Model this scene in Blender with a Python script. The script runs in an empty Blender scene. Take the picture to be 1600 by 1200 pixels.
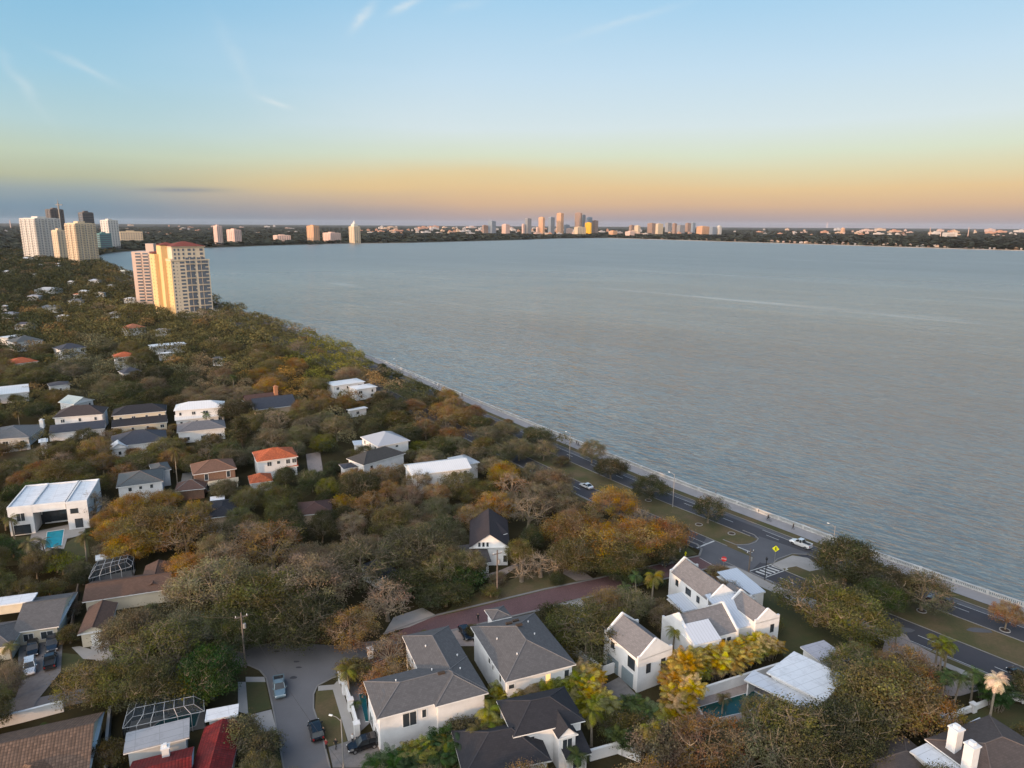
import bpy, math, random
import numpy as np
from mathutils import Vector, Matrix
from mathutils.geometry import tessellate_polygon
random.seed(7); rng = np.random.default_rng(7)
D = bpy.data; SC = bpy.context.scene; COL = SC.collection
# ------------------------------------------------------------------ survey: turns a sight line of the aerial photo into a place on the ground
TILT, ROLL, F, CAMH = math.radians(12.8), math.radians(0.33), 1100.0, 75.0
fw = Vector((0, math.cos(TILT), -math.sin(TILT))); _rt = Vector((1, 0, 0)); _up = Vector((0, math.sin(TILT), math.cos(TILT)))
RT = math.cos(ROLL)*_rt + math.sin(ROLL)*_up; UP = -math.sin(ROLL)*_rt + math.cos(ROLL)*_up
def G(x, y, z=0.0):
    d = fw + RT*((x-800)/F) + UP*((600-y)/F); t = (z-CAMH)/d.z
    return Vector((d.x*t, d.y*t, z))
def PJ(p):
    d = Vector(p) - Vector((0, 0, CAMH)); a = max(d.dot(fw), 1e-3)
    return 800+F*d.dot(RT)/a, 600-F*d.dot(UP)/a, a
# ------------------------------------------------------------------ materials
MATS = {}
def nodes(name):
    m = D.materials.new(name); m.use_nodes = True; nt = m.node_tree; nt.nodes.clear()
    out = nt.nodes.new('ShaderNodeOutputMaterial'); return m, nt, out
def N(nt, t, **kw):
    n = nt.nodes.new(t)
    for k, v in kw.items():
        if k[0] == 'i' and k[1:].isdigit(): n.inputs[int(k[1:])].default_value = v
        else: setattr(n, k, v)
    return n
def ramp(nt, stops, interp='LINEAR'):
    r = nt.nodes.new('ShaderNodeValToRGB'); r.color_ramp.interpolation = interp
    e = r.color_ramp.elements
    e[0].position, e[0].color = stops[0][0], (*stops[0][1], 1); e[1].position, e[1].color = stops[-1][0], (*stops[-1][1], 1)
    for p, c in stops[1:-1]:
        q = e.new(p); q.color = (*c, 1)
    return r
def mixc(nt, a, b, fac, mode='MIX'):
    m = nt.nodes.new('ShaderNodeMix'); m.data_type = 'RGBA'; m.blend_type = mode
    for s, v in ((6, a), (7, b), (0, fac)):
        if isinstance(v, (tuple, float, int)): m.inputs[s].default_value = (*v, 1) if isinstance(v, tuple) and len(v) == 3 else v
        else: nt.links.new(v, m.inputs[s])
    return m.outputs[2]
def math_(nt, op, a, b=None, c=None, clamp=False):
    m = nt.nodes.new('ShaderNodeMath'); m.operation = op; m.use_clamp = clamp
    for i, v in enumerate((a, b, c)):
        if v is None: continue
        if isinstance(v, (int, float)): m.inputs[i].default_value = v
        else: nt.links.new(v, m.inputs[i])
    return m.outputs[0]
def noise(nt, scale, detail=4, rough=.55, vec=None, dim='3D'):
    n = nt.nodes.new('ShaderNodeTexNoise'); n.noise_dimensions = dim
    n.inputs['Scale'].default_value = scale; n.inputs['Detail'].default_value = detail; n.inputs['Roughness'].default_value = rough
    if vec is not None: nt.links.new(vec, n.inputs['Vector'])
    return n
def surf(name, col, rough=.8, var=.18, scale=1.2, col2=None, bump=0, bscale=12, metal=0, spec=.3, contrast=(.35, .65), fine=.08, fscale=9):
    if name in MATS: return MATS[name]
    m, nt, out = nodes(name); L = nt.links
    geo = N(nt, 'ShaderNodeNewGeometry'); pos = geo.outputs['Position']
    n1 = noise(nt, scale, 5, .6, pos); n2 = noise(nt, fscale, 3, .6, pos)
    c2 = col2 or tuple(c*(1-var) for c in col)
    mr = N(nt, 'ShaderNodeMapRange'); mr.inputs[1].default_value, mr.inputs[2].default_value = contrast
    L.new(n1.outputs[0], mr.inputs[0])
    c = mixc(nt, col, c2, mr.outputs[0])
    c = mixc(nt, c, tuple(x*.55 for x in col), math_(nt, 'MULTIPLY', n2.outputs[0], fine*2))
    b = N(nt, 'ShaderNodeBsdfPrincipled'); L.new(c, b.inputs['Base Color'])
    b.inputs['Roughness'].default_value = rough; b.inputs['Metallic'].default_value = metal; b.inputs['Specular IOR Level'].default_value = spec
    if bump:
        bn = N(nt, 'ShaderNodeBump'); bn.inputs['Strength'].default_value = bump; bn.inputs['Distance'].default_value = .05
        n3 = noise(nt, bscale, 3, .6, pos); L.new(n3.outputs[0], bn.inputs['Height']); L.new(bn.outputs[0], b.inputs['Normal'])
    L.new(b.outputs[0], out.inputs[0]); MATS[name] = m; return m
def roofmat(kind, col):
    key = f'{kind}_roof_{int(col[0]*999)}_{int(col[1]*999)}_{int(col[2]*999)}'
    if key in MATS: return MATS[key]
    m, nt, out = nodes(key); L = nt.links
    uv = N(nt, 'ShaderNodeUVMap'); sep = N(nt, 'ShaderNodeSeparateXYZ'); L.new(uv.outputs[0], sep.inputs[0])
    geo = N(nt, 'ShaderNodeNewGeometry'); pos = geo.outputs['Position']
    b = N(nt, 'ShaderNodeBsdfPrincipled'); b.inputs['Roughness'].default_value = .85; b.inputs['Specular IOR Level'].default_value = .2
    big = noise(nt, .35, 5, .65, pos)
    if kind == 'shingle':
        br = N(nt, 'ShaderNodeTexBrick'); L.new(uv.outputs[0], br.inputs['Vector'])
        br.inputs['Scale'].default_value = 1; br.inputs['Brick Width'].default_value = .45; br.inputs['Row Height'].default_value = .3
        br.inputs['Mortar Size'].default_value = .015; br.inputs['Bias'].default_value = 0
        br.inputs['Color1'].default_value = (*[c*1.2 for c in col], 1); br.inputs['Color2'].default_value = (*[c*.78 for c in col], 1); br.inputs['Mortar'].default_value = (*[c*.55 for c in col], 1)
        c = mixc(nt, br.outputs[0], tuple(x*.7 for x in col), math_(nt, 'MULTIPLY', big.outputs[0], .75))
        fn = noise(nt, 5, 4, .7, pos)
        c = mixc(nt, c, tuple(min(1, x*1.35) for x in col), math_(nt, 'MULTIPLY', fn.outputs[0], .35))
    elif kind == 'tile':
        w1 = math_(nt, 'ABSOLUTE', math_(nt, 'SINE', math_(nt, 'MULTIPLY', sep.outputs[0], math.pi/.42)))
        w2 = math_(nt, 'FRACT', math_(nt, 'MULTIPLY', sep.outputs[1], 1/.45))
        h = math_(nt, 'ADD', w1, math_(nt, 'MULTIPLY', w2, .4))
        br = N(nt, 'ShaderNodeTexBrick'); L.new(uv.outputs[0], br.inputs['Vector']); br.offset = 0
        br.inputs['Scale'].default_value = 1; br.inputs['Brick Width'].default_value = .42; br.inputs['Row Height'].default_value = .45; br.inputs['Mortar Size'].default_value = .03
        br.inputs['Color1'].default_value = (*[c*1.25 for c in col], 1); br.inputs['Color2'].default_value = (*[c*.7 for c in col], 1); br.inputs['Mortar'].default_value = (*[c*.4 for c in col], 1)
        mr = N(nt, 'ShaderNodeMapRange'); mr.inputs[1].default_value, mr.inputs[2].default_value = .4, .7; L.new(big.outputs[0], mr.inputs[0])
        c = mixc(nt, br.outputs[0], tuple(x*.5+.015 for x in col), math_(nt, 'MULTIPLY', mr.outputs[0], .65))
        bn = N(nt, 'ShaderNodeBump'); bn.inputs['Strength'].default_value = .5; bn.inputs['Distance'].default_value = .06
        L.new(h, bn.inputs['Height']); L.new(bn.outputs[0], b.inputs['Normal'])
    elif kind == 'metal':
        s = math_(nt, 'FRACT', math_(nt, 'MULTIPLY', sep.outputs[0], 1/.6))
        seam = math_(nt, 'GREATER_THAN', s, .86)
        c = mixc(nt, col, tuple(x*.72 for x in col), seam)
        c = mixc(nt, c, tuple(x*.75 for x in col), math_(nt, 'MULTIPLY', big.outputs[0], .5))
        bn = N(nt, 'ShaderNodeBump'); bn.inputs['Strength'].default_value = .8; bn.inputs['Distance'].default_value = .05
        L.new(seam, bn.inputs['Height']); L.new(bn.outputs[0], b.inputs['Normal'])
        b.inputs['Roughness'].default_value = .45; b.inputs['Specular IOR Level'].default_value = .5
    else:
        sn = noise(nt, .5, 6, .7, pos); mr = N(nt, 'ShaderNodeMapRange'); mr.inputs[1].default_value, mr.inputs[2].default_value = .5, .62
        L.new(sn.outputs[0], mr.inputs[0]); c = mixc(nt, col, tuple(x*.55 for x in col), math_(nt, 'MULTIPLY', mr.outputs[0], .32))
        s = math_(nt, 'FRACT', math_(nt, 'MULTIPLY', sep.outputs[1], 1/1.5)); c = mixc(nt, c, tuple(x*.72 for x in col), math_(nt, 'GREATER_THAN', s, .94))
        s = math_(nt, 'FRACT', math_(nt, 'MULTIPLY', sep.outputs[0], 1/3.1)); c = mixc(nt, c, tuple(x*.8 for x in col), math_(nt, 'GREATER_THAN', s, .97))
    L.new(c, b.inputs['Base Color']); L.new(b.outputs[0], out.inputs[0]); MATS[key] = m; return m
def leafmat(name, trans=.35):
    m, nt, out = nodes(name); L = nt.links
    oi = N(nt, 'ShaderNodeObjectInfo'); at = N(nt, 'ShaderNodeAttribute', attribute_name='tint')
    sp = N(nt, 'ShaderNodeSeparateColor'); L.new(at.outputs[0], sp.inputs[0])
    hs = N(nt, 'ShaderNodeHueSaturation'); L.new(oi.outputs['Color'], hs.inputs['Color'])
    L.new(math_(nt, 'ADD', math_(nt, 'MULTIPLY', sp.outputs[0], .07), .465), hs.inputs['Hue'])
    L.new(math_(nt, 'ADD', math_(nt, 'MULTIPLY', sp.outputs[1], 1.1), .5), hs.inputs['Value'])
    L.new(math_(nt, 'ADD', math_(nt, 'MULTIPLY', sp.outputs[2], .5), .75), hs.inputs['Saturation'])
    d = N(nt, 'ShaderNodeBsdfDiffuse'); t = N(nt, 'ShaderNodeBsdfTranslucent'); x = N(nt, 'ShaderNodeMixShader'); x.inputs[0].default_value = trans
    L.new(hs.outputs[0], d.inputs[0]); L.new(hs.outputs[0], t.inputs[0]); L.new(d.outputs[0], x.inputs[1]); L.new(t.outputs[0], x.inputs[2])
    L.new(x.outputs[0], out.inputs[0]); return m
def canopymat():
    m, nt, out = nodes('distant_foliage'); L = nt.links
    at = N(nt, 'ShaderNodeAttribute', attribute_name='tint'); d = N(nt, 'ShaderNodeBsdfDiffuse')
    L.new(at.outputs[0], d.inputs[0]); L.new(d.outputs[0], out.inputs[0]); return m
def glassmat(name, col=(.02, .025, .03), rough=.08, emit=None):
    if name in MATS: return MATS[name]
    m, nt, out = nodes(name); b = N(nt, 'ShaderNodeBsdfPrincipled')
    geo = N(nt, 'ShaderNodeNewGeometry'); n = noise(nt, .7, 2, .5, geo.outputs['Position'])
    c = mixc(nt, col, tuple(min(1, x*2.2+.01) for x in col), n.outputs[0]); nt.links.new(c, b.inputs['Base Color'])
    b.inputs['Roughness'].default_value = rough; b.inputs['Specular IOR Level'].default_value = .6
    if emit: b.inputs['Emission Color'].default_value = (*emit, 1); b.inputs['Emission Strength'].default_value = 1.2
    nt.links.new(b.outputs[0], out.inputs[0]); MATS[name] = m; return m
WHITE = surf('white_stucco', (.7, .7, .7), .9, .16, .35, fine=.1, fscale=3)
CREAM = surf('cream_stucco', (.62, .55, .43), .9, .12, .4)
TRIM = surf('white_trim', (.72, .72, .71), .7, .06, 1)
TAN = surf('tan_stucco', (.45, .35, .25), .9, .15, .5)
BRICKW = surf('brown_brick_wall', (.22, .13, .09), .9, .3, 3)
PGREY = surf('pale_grey_siding', (.5, .52, .53), .9, .1, .6)
BLACKM = surf('black_metal', (.02, .02, .022), .5, .2, 3)
GREYD = surf('grey_blue_garage_paint', (.2, .25, .28), .6, .1, 2)
BARK = surf('bark', (.17, .13, .095), .95, .4, 2.5, fine=.2)
PBARK = surf('pale_bark', (.25, .2, .145), .95, .35, 2.5, fine=.2)
PALMB = surf('palm_bark', (.25, .21, .16), .95, .3, 3)
ASPH = surf('asphalt', (.115, .115, .125), .92, .25, .18, bump=.2, bscale=25, fine=.25, contrast=(.3, .7))
ASPHD = surf('dark_asphalt', (.062, .061, .07), .92, .2, .2, fine=.25, contrast=(.3, .7))
STREETM = surf('worn_street_asphalt', (.16, .155, .16), .93, .22, .14, fine=.3, contrast=(.3, .7))
CONC = surf('concrete', (.34, .32, .3), .9, .2, .25, fine=.15)
SIDEW = surf('promenade_concrete', (.28, .265, .265), .9, .16, .3, fine=.12)
PAVER = surf('paver', (.2, .19, .185), .9, .25, 1.5, fine=.25, fscale=5)
PINKP = surf('pink_paver', (.33, .27, .24), .9, .2, 1.2, fine=.2, fscale=5)
SOIL = surf('mulch', (.075, .05, .035), .95, .3, .8, fine=.3)
LAWN = surf('lawn', (.05, .062, .02), .95, .3, .25, col2=(.095, .075, .035), fine=.35, fscale=3, contrast=(.3, .7))
VERGE = surf('dry_grass', (.075, .075, .026), .95, .3, .16, col2=(.15, .1, .055), fine=.4, fscale=2.2, contrast=(.36, .62))
LINE = surf('road_paint', (.55, .55, .53), .8, .35, 1.5)
TERRA = surf('brown_soil_bed', (.12, .06, .04), .95, .3, .8, fine=.3)
POOLT = surf('pool_water_teal', (.01, .13, .14), .12, .2, .7, spec=.6, bump=.15, bscale=3)
POOLB = surf('pool_water_blue', (.03, .32, .42), .12, .2, .7, spec=.6, bump=.15, bscale=3)
POOLD = surf('pool_water_dark', (.01, .065, .06), .1, .2, .7, spec=.6, bump=.15, bscale=3)
GLASS = glassmat('window_glass'); LIT = glassmat('lit_window_glass', (.5, .3, .12), .2, (1, .55, .2)); CARGL = glassmat('car_glass', (.012, .014, .016), .05)
LEAF = leafmat('leaves'); FROND = leafmat('palm_leaves', .2)
def brickroad():
    m, nt, out = nodes('red_brick_paving'); L = nt.links
    geo = N(nt, 'ShaderNodeNewGeometry'); n1 = noise(nt, .25, 4, .6, geo.outputs['Position']); n2 = noise(nt, 4, 3, .7, geo.outputs['Position'])
    c = mixc(nt, (.15, .075, .075), (.24, .13, .125), n1.outputs[0]); c = mixc(nt, c, (.05, .025, .027), math_(nt, 'MULTIPLY', n2.outputs[0], .5))
    br = N(nt, 'ShaderNodeTexBrick'); mp = N(nt, 'ShaderNodeMapping'); mp.inputs['Rotation'].default_value = (0, 0, math.radians(-27)); L.new(geo.outputs['Position'], mp.inputs[0]); L.new(mp.outputs[0], br.inputs[0])
    br.inputs['Scale'].default_value = 1; br.inputs['Brick Width'].default_value = .25; br.inputs['Row Height'].default_value = .12
    br.inputs['Color1'].default_value = (1, 1, 1, 1); br.inputs['Color2'].default_value = (.7, .7, .7, 1); br.inputs['Mortar'].default_value = (.5, .5, .5, 1)
    c = mixc(nt, c, br.outputs[0], 1.0, 'MULTIPLY')
    b = N(nt, 'ShaderNodeBsdfPrincipled'); b.inputs['Roughness'].default_value = .9; L.new(c, b.inputs[0]); L.new(b.outputs[0], out.inputs[0]); return m
BRICKR = brickroad()
# ------------------------------------------------------------------ mesh helpers
V3 = Vector; Z = Vector((0, 0, 1))
class MB:
    def __init__(s): s.v = []; s.f = []
    def face(s, pts):
        i = len(s.v); s.v += [tuple(p) for p in pts]; s.f.append(tuple(range(i, i+len(pts)))); return s
    def hexa(s, b, t):
        i = len(s.v); s.v += [tuple(p) for p in b] + [tuple(p) for p in t]; n = len(b)
        s.f.append(tuple(i+k for k in range(n-1, -1, -1))); s.f.append(tuple(i+n+k for k in range(n)))
        for k in range(n): s.f.append((i+k, i+(k+1) % n, i+n+(k+1) % n, i+n+k))
        return s
    def prism(s, poly, z0, z1): return s.hexa([V3((p[0], p[1], z0)) for p in poly], [V3((p[0], p[1], z1)) for p in poly])
    def obox(s, o, u, v, w, L_, D_, H_):            # origin corner, three unit axes, three sizes
        o = V3(o); u = V3(u)*L_; v = V3(v)*D_; w = V3(w)*H_
        b = [o, o+u, o+u+v, o+v]
        if u.cross(v).dot(w) < 0: b = b[::-1]
        return s.hexa(b, [p+w for p in b])
    def box(s, c, sx, sy, sz, rz=0):
        u = V3((math.cos(rz), math.sin(rz), 0)); v = V3((-math.sin(rz), math.cos(rz), 0))
        return s.obox(V3(c)-u*sx/2-v*sy/2-Z*sz/2, u, v, Z, sx, sy, sz)
    def tube(s, p0, p1, r0, r1, n=5, cap=True):
        p0, p1 = V3(p0), V3(p1); d = (p1-p0)
        if d.length < 1e-6: return s
        d.normalize(); a = d.orthogonal().normalized(); b = d.cross(a); i = len(s.v)
        for p, r in ((p0, r0), (p1, r1)):
            for k in range(n):
                t = 2*math.pi*k/n; s.v.append(tuple(p+(a*math.cos(t)+b*math.sin(t))*r))
        for k in range(n): s.f.append((i+k, i+(k+1) % n, i+n+(k+1) % n, i+n+k))
        if cap: s.f.append(tuple(i+k for k in range(n-1, -1, -1))); s.f.append(tuple(i+n+k for k in range(n)))
        return s
    def path(s, pts, rs, n=5):
        for k in range(len(pts)-1): s.tube(pts[k], pts[k+1], rs[k], rs[k+1], n)
        return s
    def lathe(s, c, prof, n=10):
        i = len(s.v); c = V3(c)
        for r, z in prof:
            for k in range(n): t = 2*math.pi*k/n; s.v.append(tuple(c+V3((r*math.cos(t), r*math.sin(t), z))))
        for j in range(len(prof)-1):
            for k in range(n): s.f.append((i+j*n+k, i+j*n+(k+1) % n, i+(j+1)*n+(k+1) % n, i+(j+1)*n+k))
        s.f.append(tuple(i+k for k in range(n-1, -1, -1))); s.f.append(tuple(i+(len(prof)-1)*n+k for k in range(n)))
        return s
    def mesh(s, name, mat, off=None, uv=False, smooth=False):
        me = D.meshes.new(name); o = off or V3((0, 0, 0))
        me.from_pydata([(a-o.x, b-o.y, c-o.z) for a, b, c in s.v], [], s.f)
        if mat: me.materials.append(mat)
        if uv:
            ul = me.uv_layers.new(name='UVMap'); me.update()
            for p in me.polygons:
                n = p.normal; h = Z.cross(n)
                h = h.normalized() if h.length > .02 else V3((.9, .43, 0)).normalized()
                g = n.cross(h)
                for li in p.loop_indices:
                    q = me.vertices[me.loops[li].vertex_index].co; ul.data[li].uv = (q.dot(h), q.dot(g))
        if smooth: me.polygons.foreach_set('use_smooth', [True]*len(me.polygons))
        return me
    def build(s, name, mat, parent=None, **kw):
        off = parent_origin(parent)
        return link(name, s.mesh(name, mat, off, **kw), parent)
ORIG = {}
def parent_origin(p):
    if p is None: return V3((0, 0, 0))
    return ORIG.get(p.name, V3((0, 0, 0)))
def link(name, me, parent=None):
    o = D.objects.new(name, me); COL.objects.link(o)
    if parent is not None:
        o.parent = parent; ORIG[o.name] = parent_origin(parent)
    return o
def tag(o, label=None, cat=None, group=None, kind=None):
    for k, v in (('label', label), ('category', cat), ('group', group), ('kind', kind)):
        if v: o[k] = v
    return o
def thing(name, label, cat, loc, group=None):
    o = D.objects.new(name, None); COL.objects.link(o); o.location = loc; o.empty_display_size = .5; ORIG[o.name] = V3(loc)
    return tag(o, label, cat, group)
def copytree(o, loc=None, rz=0, sc=None):
    r = o.copy(); COL.objects.link(r)
    if loc is not None: r.location = loc
    r.rotation_euler = (0, 0, rz)
    if sc: r.scale = sc if isinstance(sc, tuple) else (sc, sc, sc)
    def rec(src, dst):
        for ch in src.children:
            if ch.name in made: continue
            c = ch.copy(); COL.objects.link(c); c.parent = dst; made.add(c.name); rec(ch, c)
    made = set(); rec(o, r); return r
def structure(name, mb, mat, **kw): return tag(mb.build(name, mat, **kw), kind='structure')
def arrmesh(name, co, quads, mat, tint=None):       # co (n,3), quads of consecutive 4
    me = D.meshes.new(name); nf = len(co)//4
    me.vertices.add(len(co)); me.vertices.foreach_set('co', co.astype(np.float32).ravel())
    me.loops.add(len(co)); me.loops.foreach_set('vertex_index', np.arange(len(co), dtype=np.int32))
    me.polygons.add(nf); me.polygons.foreach_set('loop_start', np.arange(0, len(co), 4, dtype=np.int32)); me.polygons.foreach_set('loop_total', np.full(nf, 4, dtype=np.int32))
    if tint is not None:
        a = me.color_attributes.new('tint', 'FLOAT_COLOR', 'POINT')
        t4 = np.ones((len(co), 4), np.float32); t4[:, :3] = np.repeat(tint, 4, axis=0); a.data.foreach_set('color', t4.ravel())
    me.materials.append(mat); me.update(); me.validate(); return me
def cards(c, size, up=.5):                          # random leaf quads at centres c
    n = len(c); nr = rng.normal(size=(n, 3)); nr[:, 2] = np.abs(nr[:, 2])+up; nr /= np.linalg.norm(nr, axis=1)[:, None]
    a = np.cross(nr, rng.normal(size=(n, 3))); a /= np.linalg.norm(a, axis=1)[:, None]+1e-9; b = np.cross(nr, a)
    s = size[:, None]; asp = rng.uniform(.55, 1, n)[:, None]
    q = np.stack([c+a*s*.5, c+b*s*.5*asp, c-a*s*.5, c-b*s*.5*asp], 1)
    return q.reshape(-1, 3)
# ------------------------------------------------------------------ shoreline and cross-section of the bayshore drive
SHpx = [(1600, 948), (1497, 912), (1390, 876), (1300, 844), (1206, 807), (1159, 790), (1090, 767), (1052, 753), (950, 711), (862, 675), (787, 646), (700, 608), (662, 592), (587, 560), (500, 526), (400, 492), (345, 474), (260, 450), (200, 428), (165, 414), (150, 404), (151, 400), (165, 396), (187, 393), (210, 391.5), (260, 389), (317, 387), (400, 384), (500, 381), (560, 380), (640, 379), (700, 377.5), (760, 376), (800, 375), (870, 372.5), (950, 371.5), (1000, 373), (1100, 376), (1200, 379), (1300, 382), (1400, 385.3), (1500, 388.3), (1600, 391)]
SH = [G(x, y) for x, y in SHpx]
SH[1:12] = [V3(p) for p in SH[1:12]]
for _ in range(2):                                   # even out reading errors along the straight sea wall
    SH = [SH[0]] + [(SH[i-1]+SH[i]*2+SH[i+1])/4 if i < 13 else SH[i] for i in range(1, len(SH)-1)] + [SH[-1]]
d0 = (SH[0]-SH[2]).normalized(); SH = [SH[0]+d0*260] + SH
dE = (SH[-1]-SH[-3]).normalized(); SH = SH + [SH[-1]+dE*3000]
near = SH[:14+6]
def offs(d, pts=None, i0=0, i1=None):
    pts = pts or near; out = []
    for i in range(i0, len(pts) if i1 is None else i1):
        a = pts[max(i-1, 0)]; b = pts[min(i+1, len(pts)-1)]; t = (b-a); t.z = 0; t.normalize()
        out.append(pts[i] + V3((-t.y, t.x, 0))*d)
    return out
# the sea is on the right of travel when walking away; land lies to the left
def strip(name, a, b, z, mat, pts=None, **kw):
    A, B = offs(a, pts), offs(b, pts); m = MB()
    for i in range(len(A)-1): m.face([V3((*p[:2], z)) for p in (A[i], A[i+1], B[i+1], B[i])][::-1])
    return structure(name, m, mat)
def dense(pts, step):
    out = [pts[0]]
    for a, b in zip(pts, pts[1:]):
        n = max(1, int((b-a).length/step)); out += [a+(b-a)*(k/n) for k in range(1, n+1)]
    return out
# ------------------------------------------------------------------ land and water
BIG = 27000
landpoly = [V3((p.x, p.y, 0)) for p in SH] + [V3((BIG, SH[-1].y+(BIG-SH[-1].x)*.1-2000, 0)), V3((BIG, BIG, 0)), V3((-BIG, BIG, 0)), V3((-BIG, -900, 0)), V3((SH[0].x+120, -900, 0))]
def groundmat():
    m, nt, out = nodes('ground_cover'); L = nt.links
    geo = N(nt, 'ShaderNodeNewGeometry'); pos = geo.outputs['Position']
    a = noise(nt, .12, 5, .6, pos); b_ = noise(nt, 1.3, 4, .7, pos); c_ = noise(nt, .004, 8, .75, pos)
    c = mixc(nt, (.035, .032, .017), (.075, .062, .03), a.outputs[0]); c = mixc(nt, c, (.025, .02, .012), math_(nt, 'MULTIPLY', b_.outputs[0], .8))
    d = N(nt, 'ShaderNodeVectorMath', operation='LENGTH'); L.new(pos, d.inputs[0])
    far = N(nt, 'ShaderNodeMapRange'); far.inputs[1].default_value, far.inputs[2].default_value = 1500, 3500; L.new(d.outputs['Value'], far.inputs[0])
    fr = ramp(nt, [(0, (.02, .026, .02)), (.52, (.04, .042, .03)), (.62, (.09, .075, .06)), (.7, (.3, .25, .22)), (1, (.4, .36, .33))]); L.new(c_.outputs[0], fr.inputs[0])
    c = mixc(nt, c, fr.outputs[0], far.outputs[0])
    b = N(nt, 'ShaderNodeBsdfDiffuse'); L.new(c, b.inputs[0]); L.new(b.outputs[0], out.inputs[0]); return m
def polymesh(mb, poly, z):
    for t in tessellate_polygon([[V3((p[0], p[1], 0)) for p in poly]]):
        q = [V3((poly[i][0], poly[i][1], z)) for i in t]
        if (q[1]-q[0]).cross(q[2]-q[0]).z < 0: q.reverse()
        mb.face(q)
m = MB(); polymesh(m, landpoly, 0); structure('ground', m, groundmat())
def watermat():
    m, nt, out = nodes('bay_water'); L = nt.links
    geo = N(nt, 'ShaderNodeNewGeometry'); pos = geo.outputs['Position']
    def mp(rot, sx, sy):
        q = N(nt, 'ShaderNodeMapping', vector_type='TEXTURE'); q.inputs['Rotation'].default_value = (0, 0, -math.radians(rot)); q.inputs['Scale'].default_value = (1/sx, 1/sy, 1); L.new(pos, q.inputs[0]); return q.outputs[0]
    w1 = noise(nt, 1, 2, .5, mp(44, .11, .36)); w2 = noise(nt, 1, 3, .6, mp(58, .35, 1.0)); w3 = noise(nt, 1, 2, .5, mp(52, .05, .13)); w4 = noise(nt, 1, 3, .55, mp(40, .015, .045))
    patch = noise(nt, 1, 4, .6, mp(40, .0035, .009)); ps = N(nt, 'ShaderNodeMapRange'); ps.inputs[1].default_value, ps.inputs[2].default_value, ps.inputs[3].default_value, ps.inputs[4].default_value = .35, .65, .6, 1.35; L.new(patch.outputs[0], ps.inputs[0])
    rd_ = math_(nt, 'SUBTRACT', 1, math_(nt, 'ABSOLUTE', math_(nt, 'SUBTRACT', math_(nt, 'MULTIPLY', w1.outputs[0], 2), 1))); h = math_(nt, 'ADD', math_(nt, 'MULTIPLY', rd_, .62), math_(nt, 'MULTIPLY', w2.outputs[0], .16)); h = math_(nt, 'ADD', h, math_(nt, 'MULTIPLY', w3.outputs[0], .7))
    h = math_(nt, 'ADD', h, math_(nt, 'MULTIPLY', w4.outputs[0], 1.1)); h = math_(nt, 'MULTIPLY', h, ps.outputs[0])
    bn = N(nt, 'ShaderNodeBump'); bn.inputs['Strength'].default_value = 1; bn.inputs['Distance'].default_value = 1.7; L.new(h, bn.inputs['Height'])
    b = N(nt, 'ShaderNodeBsdfPrincipled'); dd = N(nt, 'ShaderNodeVectorMath', operation='LENGTH'); L.new(pos, dd.inputs[0]); rg = N(nt, 'ShaderNodeMapRange'); rg.inputs[1].default_value, rg.inputs[2].default_value, rg.inputs[3].default_value, rg.inputs[4].default_value = 200, 1500, .07, .34; L.new(dd.outputs['Value'], rg.inputs[0]); L.new(rg.outputs[0], b.inputs['Roughness']); b.inputs['IOR'].default_value = 2.1; b.inputs['Specular Tint'].default_value = (.98, .99, .98, 1)
    foam = noise(nt, 1, 5, .6, mp(48, .002, .02)); fr = N(nt, 'ShaderNodeMapRange'); fr.inputs[1].default_value, fr.inputs[2].default_value = .64, .72; L.new(foam.outputs[0], fr.inputs[0])
    c = mixc(nt, (.125, .138, .126), (.27, .29, .28), math_(nt, 'MULTIPLY', fr.outputs[0], .8)); L.new(c, b.inputs[0])
    L.new(bn.outputs[0], b.inputs['Normal']); L.new(b.outputs[0], out.inputs[0]); return m
m = MB(); m.face([V3((-3000, -900, -1.7)), V3((BIG, -900, -1.7)), V3((BIG, 9000, -1.7)), V3((-3000, 9000, -1.7))]); structure('water', m, watermat())
# sea wall faces
m = MB()
for a, b in zip(SH, SH[1:]):
    m.face([V3((a.x, a.y, -2)), V3((b.x, b.y, -2)), V3((b.x, b.y, .02)), V3((a.x, a.y, .02))])
tag(m.build('sea_wall', CONC), 'concrete sea wall face dropping from the promenade to the bay', 'sea wall')
nd = dense(near, 8)
strip('promenade', .55, 4.9, .10, SIDEW, nd); strip('verge', 4.9, 7.4, .03, VERGE, nd)
strip('road_northbound', 7.4, 14.7, .012, ASPHD, nd); strip('median', 14.7, 24.2, .03, VERGE, nd); strip('road_southbound', 24.2, 31.1, .012, ASPHD, nd)
strip('bike_lane', 7.55, 9.0, .018, ASPH, nd)
far_part = [p for p in dense(near, 4) if PJ(offs(32, [p, p+V3((-6, 8, 0))])[0])[0] < 1085]; strip('verge_inner', 31.1, 33, .03, VERGE, far_part)
near_part = [p for p in dense(near, 4) if PJ(offs(32, [p, p+V3((-6, 8, 0))])[0])[0] > 1122 or p.y < 100]; strip('verge_inner', 31.1, 33, .03, VERGE, near_part); strip('sidewalk', 33, 34.6, .06, CONC, near_part)
KERBM = surf('kerb_concrete', (.22, .21, .2), .9, .2, .5)
def kerb(pts, name='kerb', w=.22, h=.13, mat=None, side=1):
    m = MB()
    for i in range(len(pts)-1):
        a, b = pts[i], pts[i+1]; t = (b-a); l = t.length
        if l < .01: continue
        t.normalize(); n = V3((-t.y, t.x, 0))*side; m.obox(V3((a.x, a.y, -.02)), t, n, Z, l, w, h)
    return structure(name, m, mat or KERBM)
def inpx(p, x0, x1):
    x, y, a = PJ(p); return x0 < x < x1
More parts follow.
